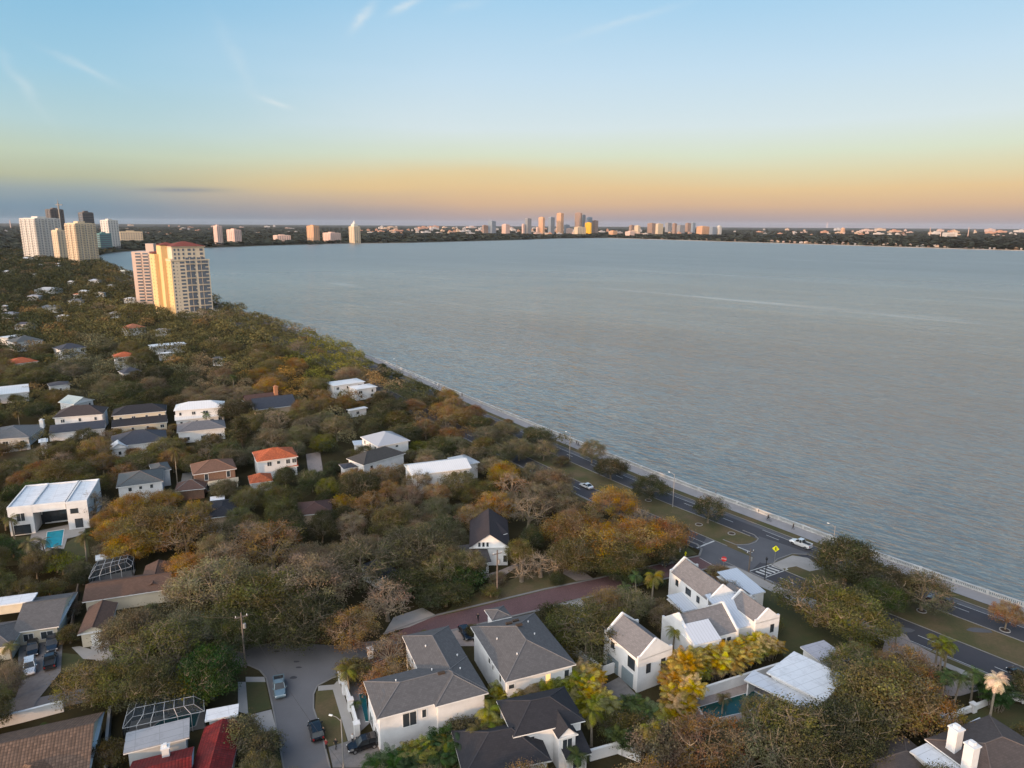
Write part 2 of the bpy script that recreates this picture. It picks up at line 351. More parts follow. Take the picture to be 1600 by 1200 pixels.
for d, x0, x1 in ((7.1, 0, 0), (14.7, 1180, 1292), (23.9, 1140, 1203), (31.1, 1090, 1122)):
    run = []
    for p in offs(d, dense(nd, 1.5) if d > 10 else nd)+[None]:
        if p is None or inpx(p, x0, x1):
            if len(run) > 1: kerb(run)
            run = []
        else: run.append(p)
def dashes(d, pts, on, off_, w=.14, skip=None):
    m = MB(); P = offs(d, dense(pts, 1.0)); i = 0
    while i+on < len(P):
        if not (skip and skip(P[i])):
            for k in range(i, i+on):
                a, b = P[k], P[k+1]; t = (b-a).normalized(); n = V3((-t.y, t.x, 0))*w
                m.face([V3((*p[:2], .024)) for p in (a, a+n, b+n, b)][::-1])
        i += on+off_
    return m
JX = G(1100, 840); 
def nearJ(p): return (p-JX).length < 17
rn = dense(SH[:12], 3)
for d, on, of in ((10.9, 3, 9), (27.6, 3, 9)): structure('lane_marking', dashes(d, rn, on, of, .16, nearJ if d > 20 else None), LINE)
for d in (9.05, 30.6): structure('lane_marking', dashes(d, rn, 1, 0, .14, lambda p: nearJ(p)), LINE)
# balustrade along the sea wall: cap, base and pickets of each run are parts
def balustrade():
    P = dense(SH[:15], 6.0); n = 0
    t = thing('balustrade', 'long white concrete balustrade along the bay side of the promenade', 'balustrade', P[0])
    base, cap, pier = MB(), MB(), MB(); pk = MB()
    for a, b in zip(P, P[1:]):
        l = (b-a).length
        if l < .5: continue
        u = (b-a)/l; w = V3((-u.y, u.x, 0))
        base.obox(a+w*.06+Z*0, u, w, Z, l, .42, .28); cap.obox(a+w*.03+Z*.92, u, w, Z, l, .46, .16); pier.obox(a+w*.0-u*.3, u, w, Z, .6, .52, 1.14)
        if (a-V3((0, 0, 75))).length < 330:
            k = .55
            while k < l-.4: pk.obox(a+u*k+w*.15+Z*.28, u, w, Z, .16, .2, .64); k += .34
        else: pk.obox(a+u*.3+w*.2+Z*.28, u, w, Z, l-3.2, .06, .64)
    BW = surf('weathered_white_concrete', (.5, .5, .49), .9, .3, .3, fine=.2); base.build('plinth', BW, t); cap.build('cap_rail', BW, t); tag(pier.build('pier', BW, t), kind='stuff'); tag(pk.build('baluster', BW, t), kind='stuff')
balustrade()
# ------------------------------------------------------------------ side streets, drives, lawns (flat sheets a few mm apart)
SHK = [0]; ROADP = []
def sheet(name, px, z, mat, world=False):
    SHK[0] += 1; z += SHK[0]*.0011 if z in (.015, .035) else 0; m = MB(); P = [V3((*p, 0)) for p in px] if world else [G(*p) for p in px]
    if not name.startswith(('lawn', 'planting', 'verge', 'terrace')): ROADP.append(np.array([(p.x, p.y) for p in P]))
    polymesh(m, P, z); return structure(name, m, mat)
# intersection of the brick street with the drive
sheet('intersection', [(1092, 872), (1130, 888), (1172, 893), (1195, 872), (1230, 866), (1262, 866), (1290, 872), (1330, 885), (1180, 838), (1176, 848), (1150, 851), (1120, 838), (1108, 833), (1098, 850), (1096, 862)], .028, ASPH)
sheet('intersection_apron', [(1150, 852), (1172, 849), (1183, 843), (1186, 838), (1240, 856), (1300, 878), (1290, 878), (1262, 867), (1238, 866), (1205, 881), (1190, 880)], .036, ASPH)
kerb([G(*p) for p in [(1130, 843), (1150, 851), (1168, 851), (1180, 847), (1184, 842), (1178, 836), (1160, 829)]], side=-1)
kerb([G(*p) for p in [(1206, 884), (1215, 874), (1238, 866), (1262, 867), (1290, 878), (1310, 886)]], side=1)
sheet('street_brick', [(600, 1000), (640, 978), (682, 962.5), (850, 922), (927, 906), (975, 895), (1096, 867), (1120, 884), (1050, 900), (882, 940), (850, 950), (707, 984), (620, 1012)], .02, BRICKR)
sheet('street', [(366, 1006), (467, 1006), (520, 1008), (600, 1000), (640, 1004), (560, 1040), (520, 1058), (497, 1070), (491, 1085), (491, 1107), (502, 1140), (517, 1200), (560, 1330), (490, 1330), (442, 1200), (425, 1105), (415, 1060), (405, 1048), (387, 1040), (300, 1062), (120, 1100), (-80, 1145), (-80, 1118), (120, 1078), (280, 1040)], .024, STREETM)
kerb([G(*p) for p in [(387, 1040), (405, 1048), (415, 1060), (425, 1105), (442, 1200), (480, 1300)]], side=1)
kerb([G(*p) for p in [(600, 1030), (520, 1060), (497, 1072), (491, 1085), (491, 1107), (502, 1140), (517, 1200)]], side=-1)
kerb([G(*p) for p in [(600, 992), (682, 962.5), (850, 922), (927, 906), (975, 895), (1045, 879), (1094, 869), (1098, 858), (1090, 850), (1070, 843)]], w=.45)
kerb([G(*p) for p in [(640, 1010), (707, 984.5), (850, 950.5), (882, 941), (1050, 901), (1112, 886)]], w=.45, side=-1)
sheet('path_corner', [(1112, 888), (1130, 884), (1150, 885), (1205, 912), (1290, 945), (1380, 985), (1374, 990), (1280, 953), (1195, 920), (1140, 893), (1120, 897)], .05, CONC)
sheet('path_crossing', [(1205, 882), (1238, 868), (1262, 872), (1290, 888), (1265, 893), (1244, 885), (1222, 889)], .05, CONC)
sheet('lawn_corner', [(1140, 893), (1195, 920), (1280, 953), (1375, 992), (1300, 1040), (1230, 1040), (1215, 1000), (1190, 950), (1130, 905)], .02, LAWN)
sheet('lawn_island', [(1116, 889), (1128, 886), (1141, 888), (1128, 893)], .06, LAWN)
m = MB()                                             # zebra crossing, stop line, centre lines
A, B = G(1176, 893), G(1207, 886)
for k in range(6):
    a, b = G(1176+k*6.5, 896-k*3.2), G(1196+k*6.5, 903.5-k*3.2); a, b = G(1180+k*6.2, 893.5-k*2.2), G(1198+k*6.2, 900-k*2.2)
    t = (b-a).normalized(); n = V3((-t.y, t.x, 0))*.6; m.face([V3((*p[:2], .042)) for p in (a, b, b+n, a+n)])
for p, q, w in (((1090, 857), (1117, 846), .45), ((1152, 855), (1175, 864), .3), ((1172, 893), (1207, 882), .25), ((1196, 903), (1232, 890), .25), ((1076, 838), (1104, 850), .12), ((1093, 872), (1118, 886), .15)):
    a, b = G(*p), G(*q); t = (b-a).normalized(); n = V3((-t.y, t.x, 0))*w; m.face([V3((*c[:2], .045)) for c in (a, b, b+n, a+n)])
structure('road_marking', m, LINE)
for k_, (x_, y_, w_, l_) in enumerate(((432, 1018, .8, .4), (463, 1034, .7, .35), (467, 1043, .7, .3), (458, 1059, .8, .5), (1140, 868, 2.4, 1.2), (1220, 858, 3.5, 2.2), (1105, 858, 1.2, .8), (1410, 985, 3, 1.4), (1530, 985, 3, 1.2))):
    p = G(x_, y_); m = MB(); pts_ = [V3((p.x+w_*math.cos(a)*random.uniform(.6, 1), p.y+l_*math.sin(a)*random.uniform(.6, 1), .048+k_*.001)) for a in [i*math.pi/4 for i in range(8)]]; m.face(pts_); structure('road_patch', m, ASPHD if y_ > 1000 else ASPH)
# verges, lawns, drives
for nm, px, mat in (('lawn', [(384, 1066), (414, 1064), (424, 1107), (388, 1117)], LAWN), ('lawn', [(400, 1147), (429, 1143), (442, 1200), (400, 1200)], LAWN),
    ('verge_lawn', [(494, 1080), (520, 1078), (534, 1120), (543, 1163), (512, 1166), (492, 1110)], VERGE),
    ('lawn', [(742, 950), (690, 962), (720, 935), (800, 905), (860, 885), (925, 904)], VERGE), ('lawn', [(930, 905), (1000, 885), (1090, 866), (1068, 850), (1010, 860), (940, 880)], VERGE),
    ('lawn', [(-40, 845), (75, 835), (60, 880), (-40, 890)], LAWN), ('lawn', [(100, 850), (135, 830), (140, 870), (95, 880)], LAWN), ('lawn', [(-40, 1050), (35, 1050), (28, 1080), (-40, 1100)], VERGE),
    ('lawn', [(95, 1020), (140, 1025), (110, 1050), (95, 1052)], LAWN), ('lawn', [(0, 705), (62, 700), (60, 735), (0, 750)], VERGE), ('lawn', [(1470, 1140), (1560, 1095), (1640, 1110), (1640, 1180), (1500, 1170)], LAWN),
    ('lawn', [(1215, 960), (1375, 990), (1330, 1030), (1250, 1022), (1225, 1010)], LAWN)):
    sheet(nm, px, .015, mat)
for nm, px, mat in (('drive', [(388, 1118), (424, 1109), (432, 1141), (399, 1146)], CONC), ('path', [(384, 1058), (413, 1058), (415, 1066), (384, 1066)], CONC), ('path', [(372, 1066), (384, 1066), (388, 1117), (372, 1112)], CONC),
    ('sidewalk', [(497, 1072), (522, 1070), (548, 1040), (560, 1030), (563, 1034), (532, 1070), (560, 1152), (546, 1166), (520, 1078), (497, 1080)], CONC),
    ('drive', [(513, 1168), (555, 1155), (610, 1135), (640, 1200), (520, 1200)], PAVER), ('drive', [(30, 1010), (100, 975), (95, 1050), (58, 1095), (20, 1104), (35, 1060), (28, 1040)], PAVER),
    ('drive', [(-20, 1100), (25, 1090), (62, 1085), (50, 1110), (-20, 1135)], PAVER), ('path', [(112, 1012), (125, 1010), (160, 1020), (165, 1032), (130, 1030)], CONC), ('drive', [(140, 1008), (170, 1000), (180, 1032), (150, 1033)], CONC),
    ('drive', [(615, 965), (660, 950), (682, 962), (640, 980), (600, 990)], CONC), ('drive', [(880, 880), (915, 896), (928, 905), (900, 908), (880, 897)], PINKP), ('path', [(755, 905), (790, 898), (812, 884), (808, 880), (780, 892), (752, 900)], PINKP),
    ('drive', [(700, 985), (725, 980), (745, 1010), (720, 1010)], PINKP), ('drive', [(850, 950), (905, 935), (935, 960), (900, 975)], CONC),
    ('drive', [(945, 1070), (968, 1058), (998, 1090), (970, 1107)], PAVER), ('drive', [(940, 1065), (950, 1075), (972, 1110), (950, 1140), (930, 1120)], ASPH),
    ('path', [(866, 985), (890, 1015), (912, 1035), (905, 1040), (885, 1022), (860, 990)], CONC),
    ('drive', [(1385, 995), (1400, 985), (1416, 992), (1425, 1005), (1475, 1030), (1460, 1045), (1400, 1020), (1375, 1027)], PINKP), ('drive', [(1455, 1055), (1520, 1065), (1545, 1075), (1500, 1088), (1460, 1088)], PINKP),
    ('planting_bed', [(563, 1034), (600, 1010), (640, 1004), (598, 1050), (575, 1060), (545, 1062)], TERRA), ('planting_bed', [(450, 995), (510, 990), (500, 1005), (370, 1005), (380, 985)], TERRA),
    ('terrace', [(537, 1068), (562, 1058), (580, 1128), (561, 1146)], SIDEW), ('drive', [(285, 740), (300, 738), (302, 765), (280, 770)], CONC), ('drive', [(478, 710), (500, 706), (505, 738), (482, 740)], PINKP), ('drive', [(325, 815), (345, 812), (350, 850), (328, 850)], CONC),
    ('terrace', [(50, 832), (130, 815), (135, 835), (105, 842), (100, 858), (70, 862), (45, 850)], CONC), ('drive', [(322, 962), (352, 955), (352, 998), (318, 1000)], CONC),
    ('terrace', [(1080, 1090), (1215, 1050), (1240, 1080), (1160, 1130), (1085, 1130)], PINKP), ('drive', [(56, 735), (72, 730), (70, 752), (55, 756)], CONC)):
    sheet(nm, px, .035, mat)
for nm, lab, px, mat in (('swimming_pool', 'bright blue pool behind the white flat roofed modern house', [(74, 832), (100, 828), (96, 854), (70, 858)], POOLB), ('swimming_pool', 'dark green pool on pink paving beside the flat white roofed house', [(1092, 1106), (1177, 1081), (1200, 1093), (1170, 1112), (1105, 1126)], POOLD),
    ('swimming_pool', 'narrow teal pool inside the white garden wall by the street', [(561, 1086), (571, 1083), (576, 1128), (571, 1128)], POOLT), ('swimming_pool', 'dark kidney pool under the screen cage beside the red tile roof', [(222, 1150), (250, 1128), (290, 1110), (312, 1112), (305, 1135), (262, 1150)], POOLT)):
    t = thing(nm, lab, 'swimming pool', G(*px[0]))
    P = [G(*p) for p in px]; c = sum(P, V3())/len(P); q = MB(); O = [c+(p-c)*1.06 for p in P]
    for i in range(len(P)):
        j = (i+1) % len(P); q.face([V3((*P[i][:2], .13)), V3((*P[j][:2], .13)), V3((*O[j][:2], .13)), V3((*O[i][:2], .13))][::-1])
    q.build('coping', TRIM, t); w = MB(); polymesh(w, P, .12); w.build('pool_surface', mat, t)
# ------------------------------------------------------------------ houses
PROT = []; LM = []; FOOT = []        # sight points kept open, landmarks for labels, footprints kept free of trees
def protect(p, w=1.0):
    x, y, a = PJ(p); PROT.append((x, y, a))
def frame2(A, B, h, snap=None):
    a, b = G(*A, h), G(*B, h); a.z = b.z = 0; l = (b-a).length
    u = (b-a).normalized()
    if snap is not None:
        c = (a+b)/2; u = V3((math.cos(math.radians(snap)), math.sin(math.radians(snap)), 0)); l = abs((b-a).dot(u)); a = c-u*l/2
    return a, u, V3((-u.y, u.x, 0)), l
def roof_mesh(mb, a, u, v, L_, D_, h, kind, ridge, pitch):
    P = lambda s, t, z: a+u*s+v*t+Z*z
    if kind == 'hip':
        if L_ >= D_: r = pitch*D_/2; R1, R2 = P(D_/2, D_/2, h+r), P(L_-D_/2+.01, D_/2, h+r); q = [P(0, 0, h), P(L_, 0, h), P(L_, D_, h), P(0, D_, h)]; mb.face([q[0], q[1], R2, R1]); mb.face([q[2], q[3], R1, R2]); mb.face([q[3], q[0], R1]); mb.face([q[1], q[2], R2]); return (R1, R2)
        r = pitch*L_/2; R1, R2 = P(L_/2, L_/2, h+r), P(L_/2, D_-L_/2+.01, h+r); q = [P(0, 0, h), P(L_, 0, h), P(L_, D_, h), P(0, D_, h)]; mb.face([q[0], q[1], R1]); mb.face([q[1], q[2], R2, R1]); mb.face([q[2], q[3], R2]); mb.face([q[3], q[0], R1, R2]); return (R1, R2)
    if kind == 'gable':
        th = .22
        if ridge == 'u':
            r = pitch*D_/2; R1, R2 = P(0, D_/2, h+r), P(L_, D_/2, h+r)
            mb.face([P(0, 0, h), P(L_, 0, h), R2, R1]); mb.face([P(L_, D_, h), P(0, D_, h), R1, R2])
        else:
            r = pitch*L_/2; R1, R2 = P(L_/2, 0, h+r), P(L_/2, D_, h+r)
            mb.face([P(0, D_, h), P(0, 0, h), R1, R2]); mb.face([P(L_, 0, h), P(L_, D_, h), R2, R1])
        return (R1, R2)
    if kind == 'shed':
        r = pitch*D_; mb.hexa([P(0, 0, h), P(L_, 0, h), P(L_, D_, h+r), P(0, D_, h+r)], [P(0, 0, h+.12), P(L_, 0, h+.12), P(L_, D_, h+r+.12), P(0, D_, h+r+.12)]); return (P(0, D_, h+r), P(L_, D_, h+r))
    mb.obox(P(0, 0, h), u, v, Z, L_, D_, .12); return (P(0, D_/2, h), P(L_, D_/2, h))
def add_window(parent, c, u, n, w, h, glass=None, frame=None, door=False):
    m = MB(); c = V3(c); t = .09
    for s in (-1, 1): m.obox(c+u*(s*(w/2)-t/2)-Z*(h/2+t)-n*.05, u, n, Z, t, .13, h+2*t)
    for s in (-1, 1): m.obox(c-u*(w/2-t/2)+Z*(s*(h/2+t/2)-t/2)-n*.05, u, n, Z, w-t, .13, t)
    if w > 1.1: m.obox(c-u*.03-Z*h/2-n*.05, u, n, Z, .06, .11, h)
    f = m.build('door' if door else 'window', frame or TRIM, parent)
    g = MB(); g.obox(c-u*(w/2-t/2)-Z*(h/2)-n*.03, u, n, Z, w-t, .06, h); g.build('pane', glass or GLASS, f)
def facewin(parent, a, u, v, L_, D_, side, t, z, w, h, over=.5, **kw):
    if side == 'f': add_window(parent, a+u*(t*L_)+v*over+Z*z, u, -v, w, h, **kw)
    elif side == 'r': add_window(parent, a+u*(L_-over)+v*(t*D_)+Z*z, v, u, w, h, **kw)
    elif side == 'l': add_window(parent, a+u*over+v*(t*D_)+Z*z, -v, -u, w, h, **kw)
def house(name, label, cat, wings, wall=None, lm=None, wins='auto', trim=True, extras=None):
    wall = wall or WHITE; fr = []
    for w in wings: fr.append(frame2(w['A'], w['B'], w.get('eh', w['h']), w.get('snap')))
    t = thing(name, label, cat, fr[0][0])
    wm = MB(); tm = MB(); roofs = {}; k = 0
    for w, (a, u, v, L_) in zip(wings, fr):
        k += 1; D_ = w['d']; h = w['h']-.012*k; o = w.get('over', .5); kind = w.get('roof', 'hip'); pitch = w.get('pitch', .4); rd = w.get('ridge', 'u'); z0 = w.get('z0', 0)
        rm, rc = w.get('mat', ('shingle', (.1, .1, .1)))
        P = lambda s, tt, z, a=a, u=u, v=v: a+u*s+v*tt+Z*z
        oo = o+.004*k
        top = h-.16
        if not w.get('open'): wm.obox(P(oo, oo, z0-.02), u, v, Z, L_-2*oo, D_-2*oo, top-z0+.02)
        else:
            for s in np.linspace(oo, L_-oo-.3, max(2, int(L_/3.5))): wm.obox(P(s, oo, 0), u, v, Z, .3, .3, top)
            wm.obox(P(oo, D_-oo-.2, 0), u, v, Z, L_-2*oo, .2, top)
        tm.obox(P(0, 0, h-.18), u, v, Z, L_, D_, .17) if kind != 'flat' else None
        key = (rm, rc); mb = roofs.setdefault(key, MB()); R1, R2 = roof_mesh(mb, a, u, v, L_, D_, h, kind, rd, pitch)
        if kind == 'flat':
            if w.get('parapet', True):
                ph = w.get('ph', .45)
                for q in ((P(oo-.002, oo-.002, h-.17), u, v, L_-2*oo+.004, .3), (P(oo-.002, D_-oo-.3, h-.17), u, v, L_-2*oo+.004, .3)): wm.obox(*q[:3], Z, q[3], q[4], ph+.17)
                for s in (oo-.002, L_-oo-.298): wm.obox(P(s, oo+.3, h-.17), u, v, Z, .3, D_-2*oo-.6, ph+.17)
            else: tm.obox(P(0, 0, h-.16), u, v, Z, L_, D_, .14)
        if kind == 'gable':
            if rd == 'u':
                r = pitch*(D_/2)
                for s in (oo, L_-oo-.2):
                    q = [P(s, oo, h-.2), P(s, D_-oo, h-.2), P(s, D_/2, h+r-pitch*oo*.2-.06)]; q[0].z = q[1].z = h-.05; wm.hexa(q, [p+u*.2 for p in q])
            else:
                r = pitch*(L_/2)
                for s in (oo, D_-oo-.2):
                    q = [P(oo, s, h-.05), P(L_-oo, s, h-.05), P(L_/2, s, h+r-.1)]; wm.hexa(q[::-1], [p+v*.2 for p in q[::-1]])
            if w.get('par'):                          # raised white gable parapets
                r = pitch*(L_ if rd == 'v' else D_)/2; W_ = L_ if rd == 'v' else D_
                for s in w['par']:
                    if rd == 'v':
                        e = (D_-.35) if s else 0.0
                        poly = [(-.1, z0-.02), (W_+.1, z0-.02), (W_+.1, h+.55), (W_-.45, h+.6), (W_/2+.12, h+r+.42), (W_/2-.12, h+r+.42), (.45, h+.6), (-.1, h+.55)]
                        q = [P(x, e, z) for x, z in poly]; wm.hexa(q[::-1], [p+v*.35 for p in q[::-1]])
                    else:
                        e = (L_-.35) if s else 0.0
                        poly = [(-.1, z0-.02), (W_+.1, z0-.02), (W_+.1, h+.55), (W_-.45, h+.6), (W_/2+.12, h+r+.42), (W_/2-.12, h+r+.42), (.45, h+.6), (-.1, h+.55)]
                        q = [P(e, x, z) for x, z in poly]; wm.hexa(q, [p+u*.35 for p in q])
        if kind in ('hip', 'gable') and rm == 'shingle' and (R2-R1).length > 1:      # ridge cap
            mb.tube(R1+Z*.02, R2+Z*.02, .09, .09, 4) if kind == 'gable' else None
        if kind == 'hip' and rm == 'shingle' and a.length < 330:
            rc2 = MB(); E2 = [P(0, 0, h), P(L_, 0, h), P(L_, D_, h), P(0, D_, h)]; up_ = Z*.0
            prs = ((0, R1), (3, R1), (1, R2), (2, R2)) if L_ >= D_ else ((0, R1), (1, R1), (2, R2), (3, R2))
            for ci, Rr in prs: rc2.tube(E2[ci]+up_, Rr+up_, .1, .1, 4)
            rc2.tube(R1, R2, .1, .1, 4); rc2.build('ridge_cap', surf('ridge_cap_'+str(int(rc[0]*999)), tuple(min(1, x*1.5) for x in rc), .9), t)
        cs = [P(x*L_, y*D_, h) for x in (.08, .36, .64, .92) for y in (.1, .5, .9)] + [R1, R2, P(L_*.2, .5, h*.62), P(L_*.5, .5, h*.62), P(L_*.8, .5, h*.62)]
        if w.get('show', True):
            for p in cs: protect(p)
        else: protect(P(L_/2, D_/2, h+.8)); protect(P(L_*.25, D_/2, h+.5))
        FOOT.append((P(L_/2, D_/2, 0), u, v, L_/2, D_/2))
        ws = w.get('win', wins)
        if ws == 'auto':
            two = h > 4.5; zz = [1.5]+([h-1.55] if two else [])
            dist = (a-V3((0, 0, 0))).length
            for z in zz:
                n = max(1, int(L_/4.2))
                for i in range(n): 
                    if z > z0+.7: facewin(t, a, u, v, L_, D_, 'f', (i+.5)/n+random.uniform(-.03, .03), z, random.choice((.9, 1.3, 1.8)), 1.15, over=oo)
                sd = 'r' if a.x+u.x*L_ < 0 else 'l'
                n = max(1, int(D_/6))
                for i in range(n): 
                    if z > z0+.7: facewin(t, a, u, v, L_, D_, sd, (i+.5)/n, z, .9, 1.1, over=oo)
        elif ws:
            for q in ws: facewin(t, a, u, v, L_, D_, q[0], q[1], q[2], q[3], q[4], over=(0 if w.get('par') and ((q[0] == 'f') == (rd == 'v')) else oo), **(q[5] if len(q) > 5 else {}))
        for (s, tt) in w.get('vents', []):             # roof vent pipes
            vb = MB(); zr = h+pitch*min(s*L_, (1-s)*L_, tt*D_, (1-tt)*D_); vb.lathe(P(s*L_, tt*D_, zr-.1), [(.09, 0), (.09, .3), (.12, .31), (.12, .38), (.03, .4)], 6); vb.build('roof_vent', TRIM, t)
        for (s, tt) in w.get('box', []):
            zr = h+pitch*min(s*L_, (1-s)*L_, tt*D_, (1-tt)*D_); MB().obox(P(s*L_, tt*D_, zr-.05), u, v, Z, 1.1, .5, .3).build('roof_vent', SOIL, t)
        for ch in w.get('chim', []):
            s, tt, ht, cw = ch[:4]; cb = MB(); cb.obox(P(s*L_, tt*D_, h-.3), u, v, Z, cw, cw, ht+.3).obox(P(s*L_, tt*D_, h-.3)-u*.12-v*.12+Z*(ht+.3), u, v, Z, cw+.24, cw+.24, .18).obox(P(s*L_, tt*D_, h-.3)+u*.25*cw+v*.25*cw+Z*(ht+.48), u, v, Z, cw*.5, cw*.5, .4)
            cb.build('chimney', ch[4] if len(ch) > 4 else WHITE, t)
            protect(P(s*L_, tt*D_, h+ht))
    wo = wm.build('wall', wall, t)
    if tm.v: tm.build('eave_trim', TRIM if trim else wall, t)
    for (rm, rc), mb in roofs.items():
        if mb.v: mb.build('roof', roofmat(rm, rc), t, uv=True)
    if extras: extras(t, fr)
    a, u, v, L_ = fr[0]; x, y, _ = PJ(a+u*L_/2+v*wings[0]['d']/2+Z*3); LM.append((lm or label, x, y)) if lm else None
    return t
SG = ('shingle', (.1, .097, .099)); SB = ('shingle', (.028, .028, .033)); SBR = ('shingle', (.1, .062, .047)); TO = ('tile', (.43, .11, .045)); TR = ('tile', (.15, .014, .014)); TBR = ('tile', (.13, .085, .062))
MW = ('metal', (.5, .54, .6)); FWh = ('membrane', (.62, .64, .67)); SLB = ('shingle', (.05, .055, .07)); SGG = ('shingle', (.085, .095, .1)); SPL = ('shingle', (.16, .155, .16)); SWW = ('metal', (.66, .67, .68))
W = dict
W0 = dict(frame=BLACKM)
# two-storey pair in the middle foreground
def h1x(t, fr):
    a, u, v, L_ = fr[1]; 
house('white_house', 'white two storey house under an L shaped dark grey hip roof beside the street', 'house', [
    W(A=(588.6, 1124), B=(761.5, 1077.7), d=9.2, h=6.4, mat=SG, pitch=.36, vents=[(.25, .6), (.6, .7)], box=[(.62, .45)], win=[('f', .29, 4.6, 2.1, 2.2), ('f', .42, 4.9, .7, 1.3), ('f', .64, 4.6, 1.1, 1.5), ('f', .8, 1.4, 2.2, 2.2), ('f', .93, 1.4, 1.8, 2.2), ('l', .3, 4.8, 1.2, 1.3), ('l', .7, 1.5, 2.2, 2.2), ('l', .3, 1.5, 2, 2.2)]),
    W(A=(682, 1108), B=(761.5, 1079), eh=6.4, d=19.6, h=6.4, snap=22.9, mat=SG, pitch=.36, vents=[(.3, .7), (.8, .5), (.7, .3)], win=[('l', .75, 4.8, 1.0, 1.2), ('l', .85, 1.6, 2.2, 2.4)])],
    lm='white house with the L shaped grey roof')
house('white_house', 'white two storey house under a broad brown grey hip roof next to the brick street', 'house', [
    W(A=(789.6, 1066), B=(900.7, 1037.8), d=16.5, h=6.4, mat=SG, pitch=.36, vents=[(.2, .6), (.75, .75), (.6, .85), (.3, .25), (.7, .5)], box=[(.5, .62), (.42, .75), (.55, .8)], win=[('f', .1, 5.0, 1.0, .7), ('f', .61, 4.7, .9, 1.7, dict(glass=LIT)), ('f', .88, 4.7, .9, 1.5), ('l', .2, 4.8, .9, 1.3), ('l', .4, 4.6, .6, 1.0), ('l', .5, 4.8, .9, 1.0), ('l', .2, 1.4, .9, 1.3)]),
    W(A=(769, 970), B=(800, 963), eh=6.4, d=4, h=6.4, snap=22.9, mat=SG, pitch=.36, win=None)], lm='white house with the broad hip roof')
house('black_roof_house', 'white house with black hip roofs and a front gable at the bottom of the photo', 'house', [
    W(A=(802, 1152), B=(915, 1126), d=8, h=6, mat=SB, pitch=.5, win=[('f', .25, 4.4, 1.2, 1.2)]),
    W(A=(872, 1155), B=(904, 1147), d=5, h=5.6, mat=SB, roof='gable', ridge='v', pitch=.9, over=.3, snap=20, win=[('f', .5, 4.3, 1.5, 1.4)]),
    W(A=(724, 1215), B=(862, 1188), eh=4, d=9, h=4, mat=SB, pitch=.55, win=[('f', .3, 2, 1.2, 1.2)]),
    W(A=(884, 1188), B=(925, 1178), eh=3, d=5, h=3.1, mat=SB, pitch=.3, roof='shed', snap=20, win=[('f', .5, 1.6, 1.4, 1.4)])], lm='black roofed house')
# white farmhouse complex with parapet gables
house('white_garage_house', 'tall white gabled garage house with two blue grey garage doors', 'house', [
    W(A=(998, 1032), B=(1050, 1013), d=9.2, h=6.0, over=.05, mat=SPL, roof='gable', ridge='v', pitch=.72, par=(0, 1), win=[('f', .3, 3.9, .8, 1.5, W0), ('f', .74, 3.9, .8, 1.5, W0), ('l', .2, 4.4, 1.7, 1.8, W0), ('l', .75, 4.8, .8, 1.0, W0)])],
    lm='white garage house', extras=lambda t, fr: [(lambda a, u, v: [MB().obox(a+v*s-u*.04, v, u, Z, 3.0, .1, 2.6).build('garage_door', GREYD, t) for s in (1.2, 5.2)])(fr[0][0], fr[0][1], fr[0][2])])
house('white_farmhouse', 'large white farmhouse with several raised gable parapets and pale metal porches', 'house', [
    W(A=(1081, 1006), B=(1154, 986), eh=5.2, h=5.2, d=8.6, over=.05, mat=SPL, roof='gable', ridge='u', pitch=.72, par=(0, 1), win=[('f', .68, 3.8, .7, 1.2, W0), ('f', .8, 3.8, .7, 1.2, W0), ('f', .93, 2.0, .7, 1.4, W0)]),
    W(A=(1085, 1009), B=(1127, 999), eh=5.6, d=3.9, h=5.6, mat=MW, roof='shed', pitch=.42, over=.2, win=[('f', .2, 1.6, .9, 1.6, W0), ('f', .7, 1.6, .9, 1.6, W0)]),
    W(A=(1108, 942), B=(1150, 930), eh=6, d=12.5, h=6.2, over=.05, mat=SPL, roof='gable', ridge='v', pitch=.72, par=(0, 1), snap=22, win=[('l', .25, 4.9, .8, 1.1, W0), ('l', .5, 4.9, 1.6, 1.2, W0), ('l', .8, 4.9, .8, 1.1, W0)]),
    W(A=(1147, 985), B=(1186, 973), eh=4.6, d=8.5, h=4.6, mat=MW, roof='shed', pitch=.28, snap=22, over=.1, win=[('f', .3, 1.6, .9, 1.6, W0), ('f', .7, 1.6, 1.2, 1.9, W0)]),
    W(A=(1140, 945), B=(1180, 934), eh=5.2, d=4, h=5.4, mat=SPL, roof='gable', ridge='v', pitch=.6, snap=22, over=.05, win=None),
    W(A=(1182, 972), B=(1217, 962), eh=6, d=7.6, h=5.8, over=.05, mat=SPL, roof='gable', ridge='v', pitch=.72, par=(0, 1), snap=22, win=[('f', .72, 3.9, .7, 1.4, W0), ('r', .5, 3.9, .8, 1.4, W0)]),
    W(A=(1068, 958), B=(1106, 947), eh=3, d=5.4, h=3.1, mat=MW, roof='shed', pitch=.12, snap=22, open=True, win=None),
    W(A=(1165, 932), B=(1196, 924), eh=4.2, d=8.8, h=4.2, mat=MW, roof='shed', pitch=.1, snap=22, over=.2, win=None),
    W(A=(1074, 908), B=(1100, 900), eh=3, d=4.4, h=3, mat=MW, roof='hip', pitch=.3, snap=22, open=True, win=None)], lm='white farmhouse')
house('flat_roof_house', 'low house with a pale flat membrane roof beside the dark green pool', 'house', [
    W(A=(1287, 1097), B=(1328, 1060), eh=4, d=9.5, h=4, roof='flat', parapet=False, mat=FWh, over=.6, win=None),
    W(A=(1290, 1040), B=(1332, 1032), eh=3.4, d=6, h=3.4, roof='flat', parapet=False, mat=('membrane', (.36, .36, .4)), snap=22, over=.4, win=None),
    W(A=(1262, 1108), B=(1290, 1098), eh=3.1, d=11, h=3, roof='flat', parapet=False, mat=('membrane', (.5, .53, .58)), over=.4, snap=46, open=True, win=None)], lm='flat roofed pool house')
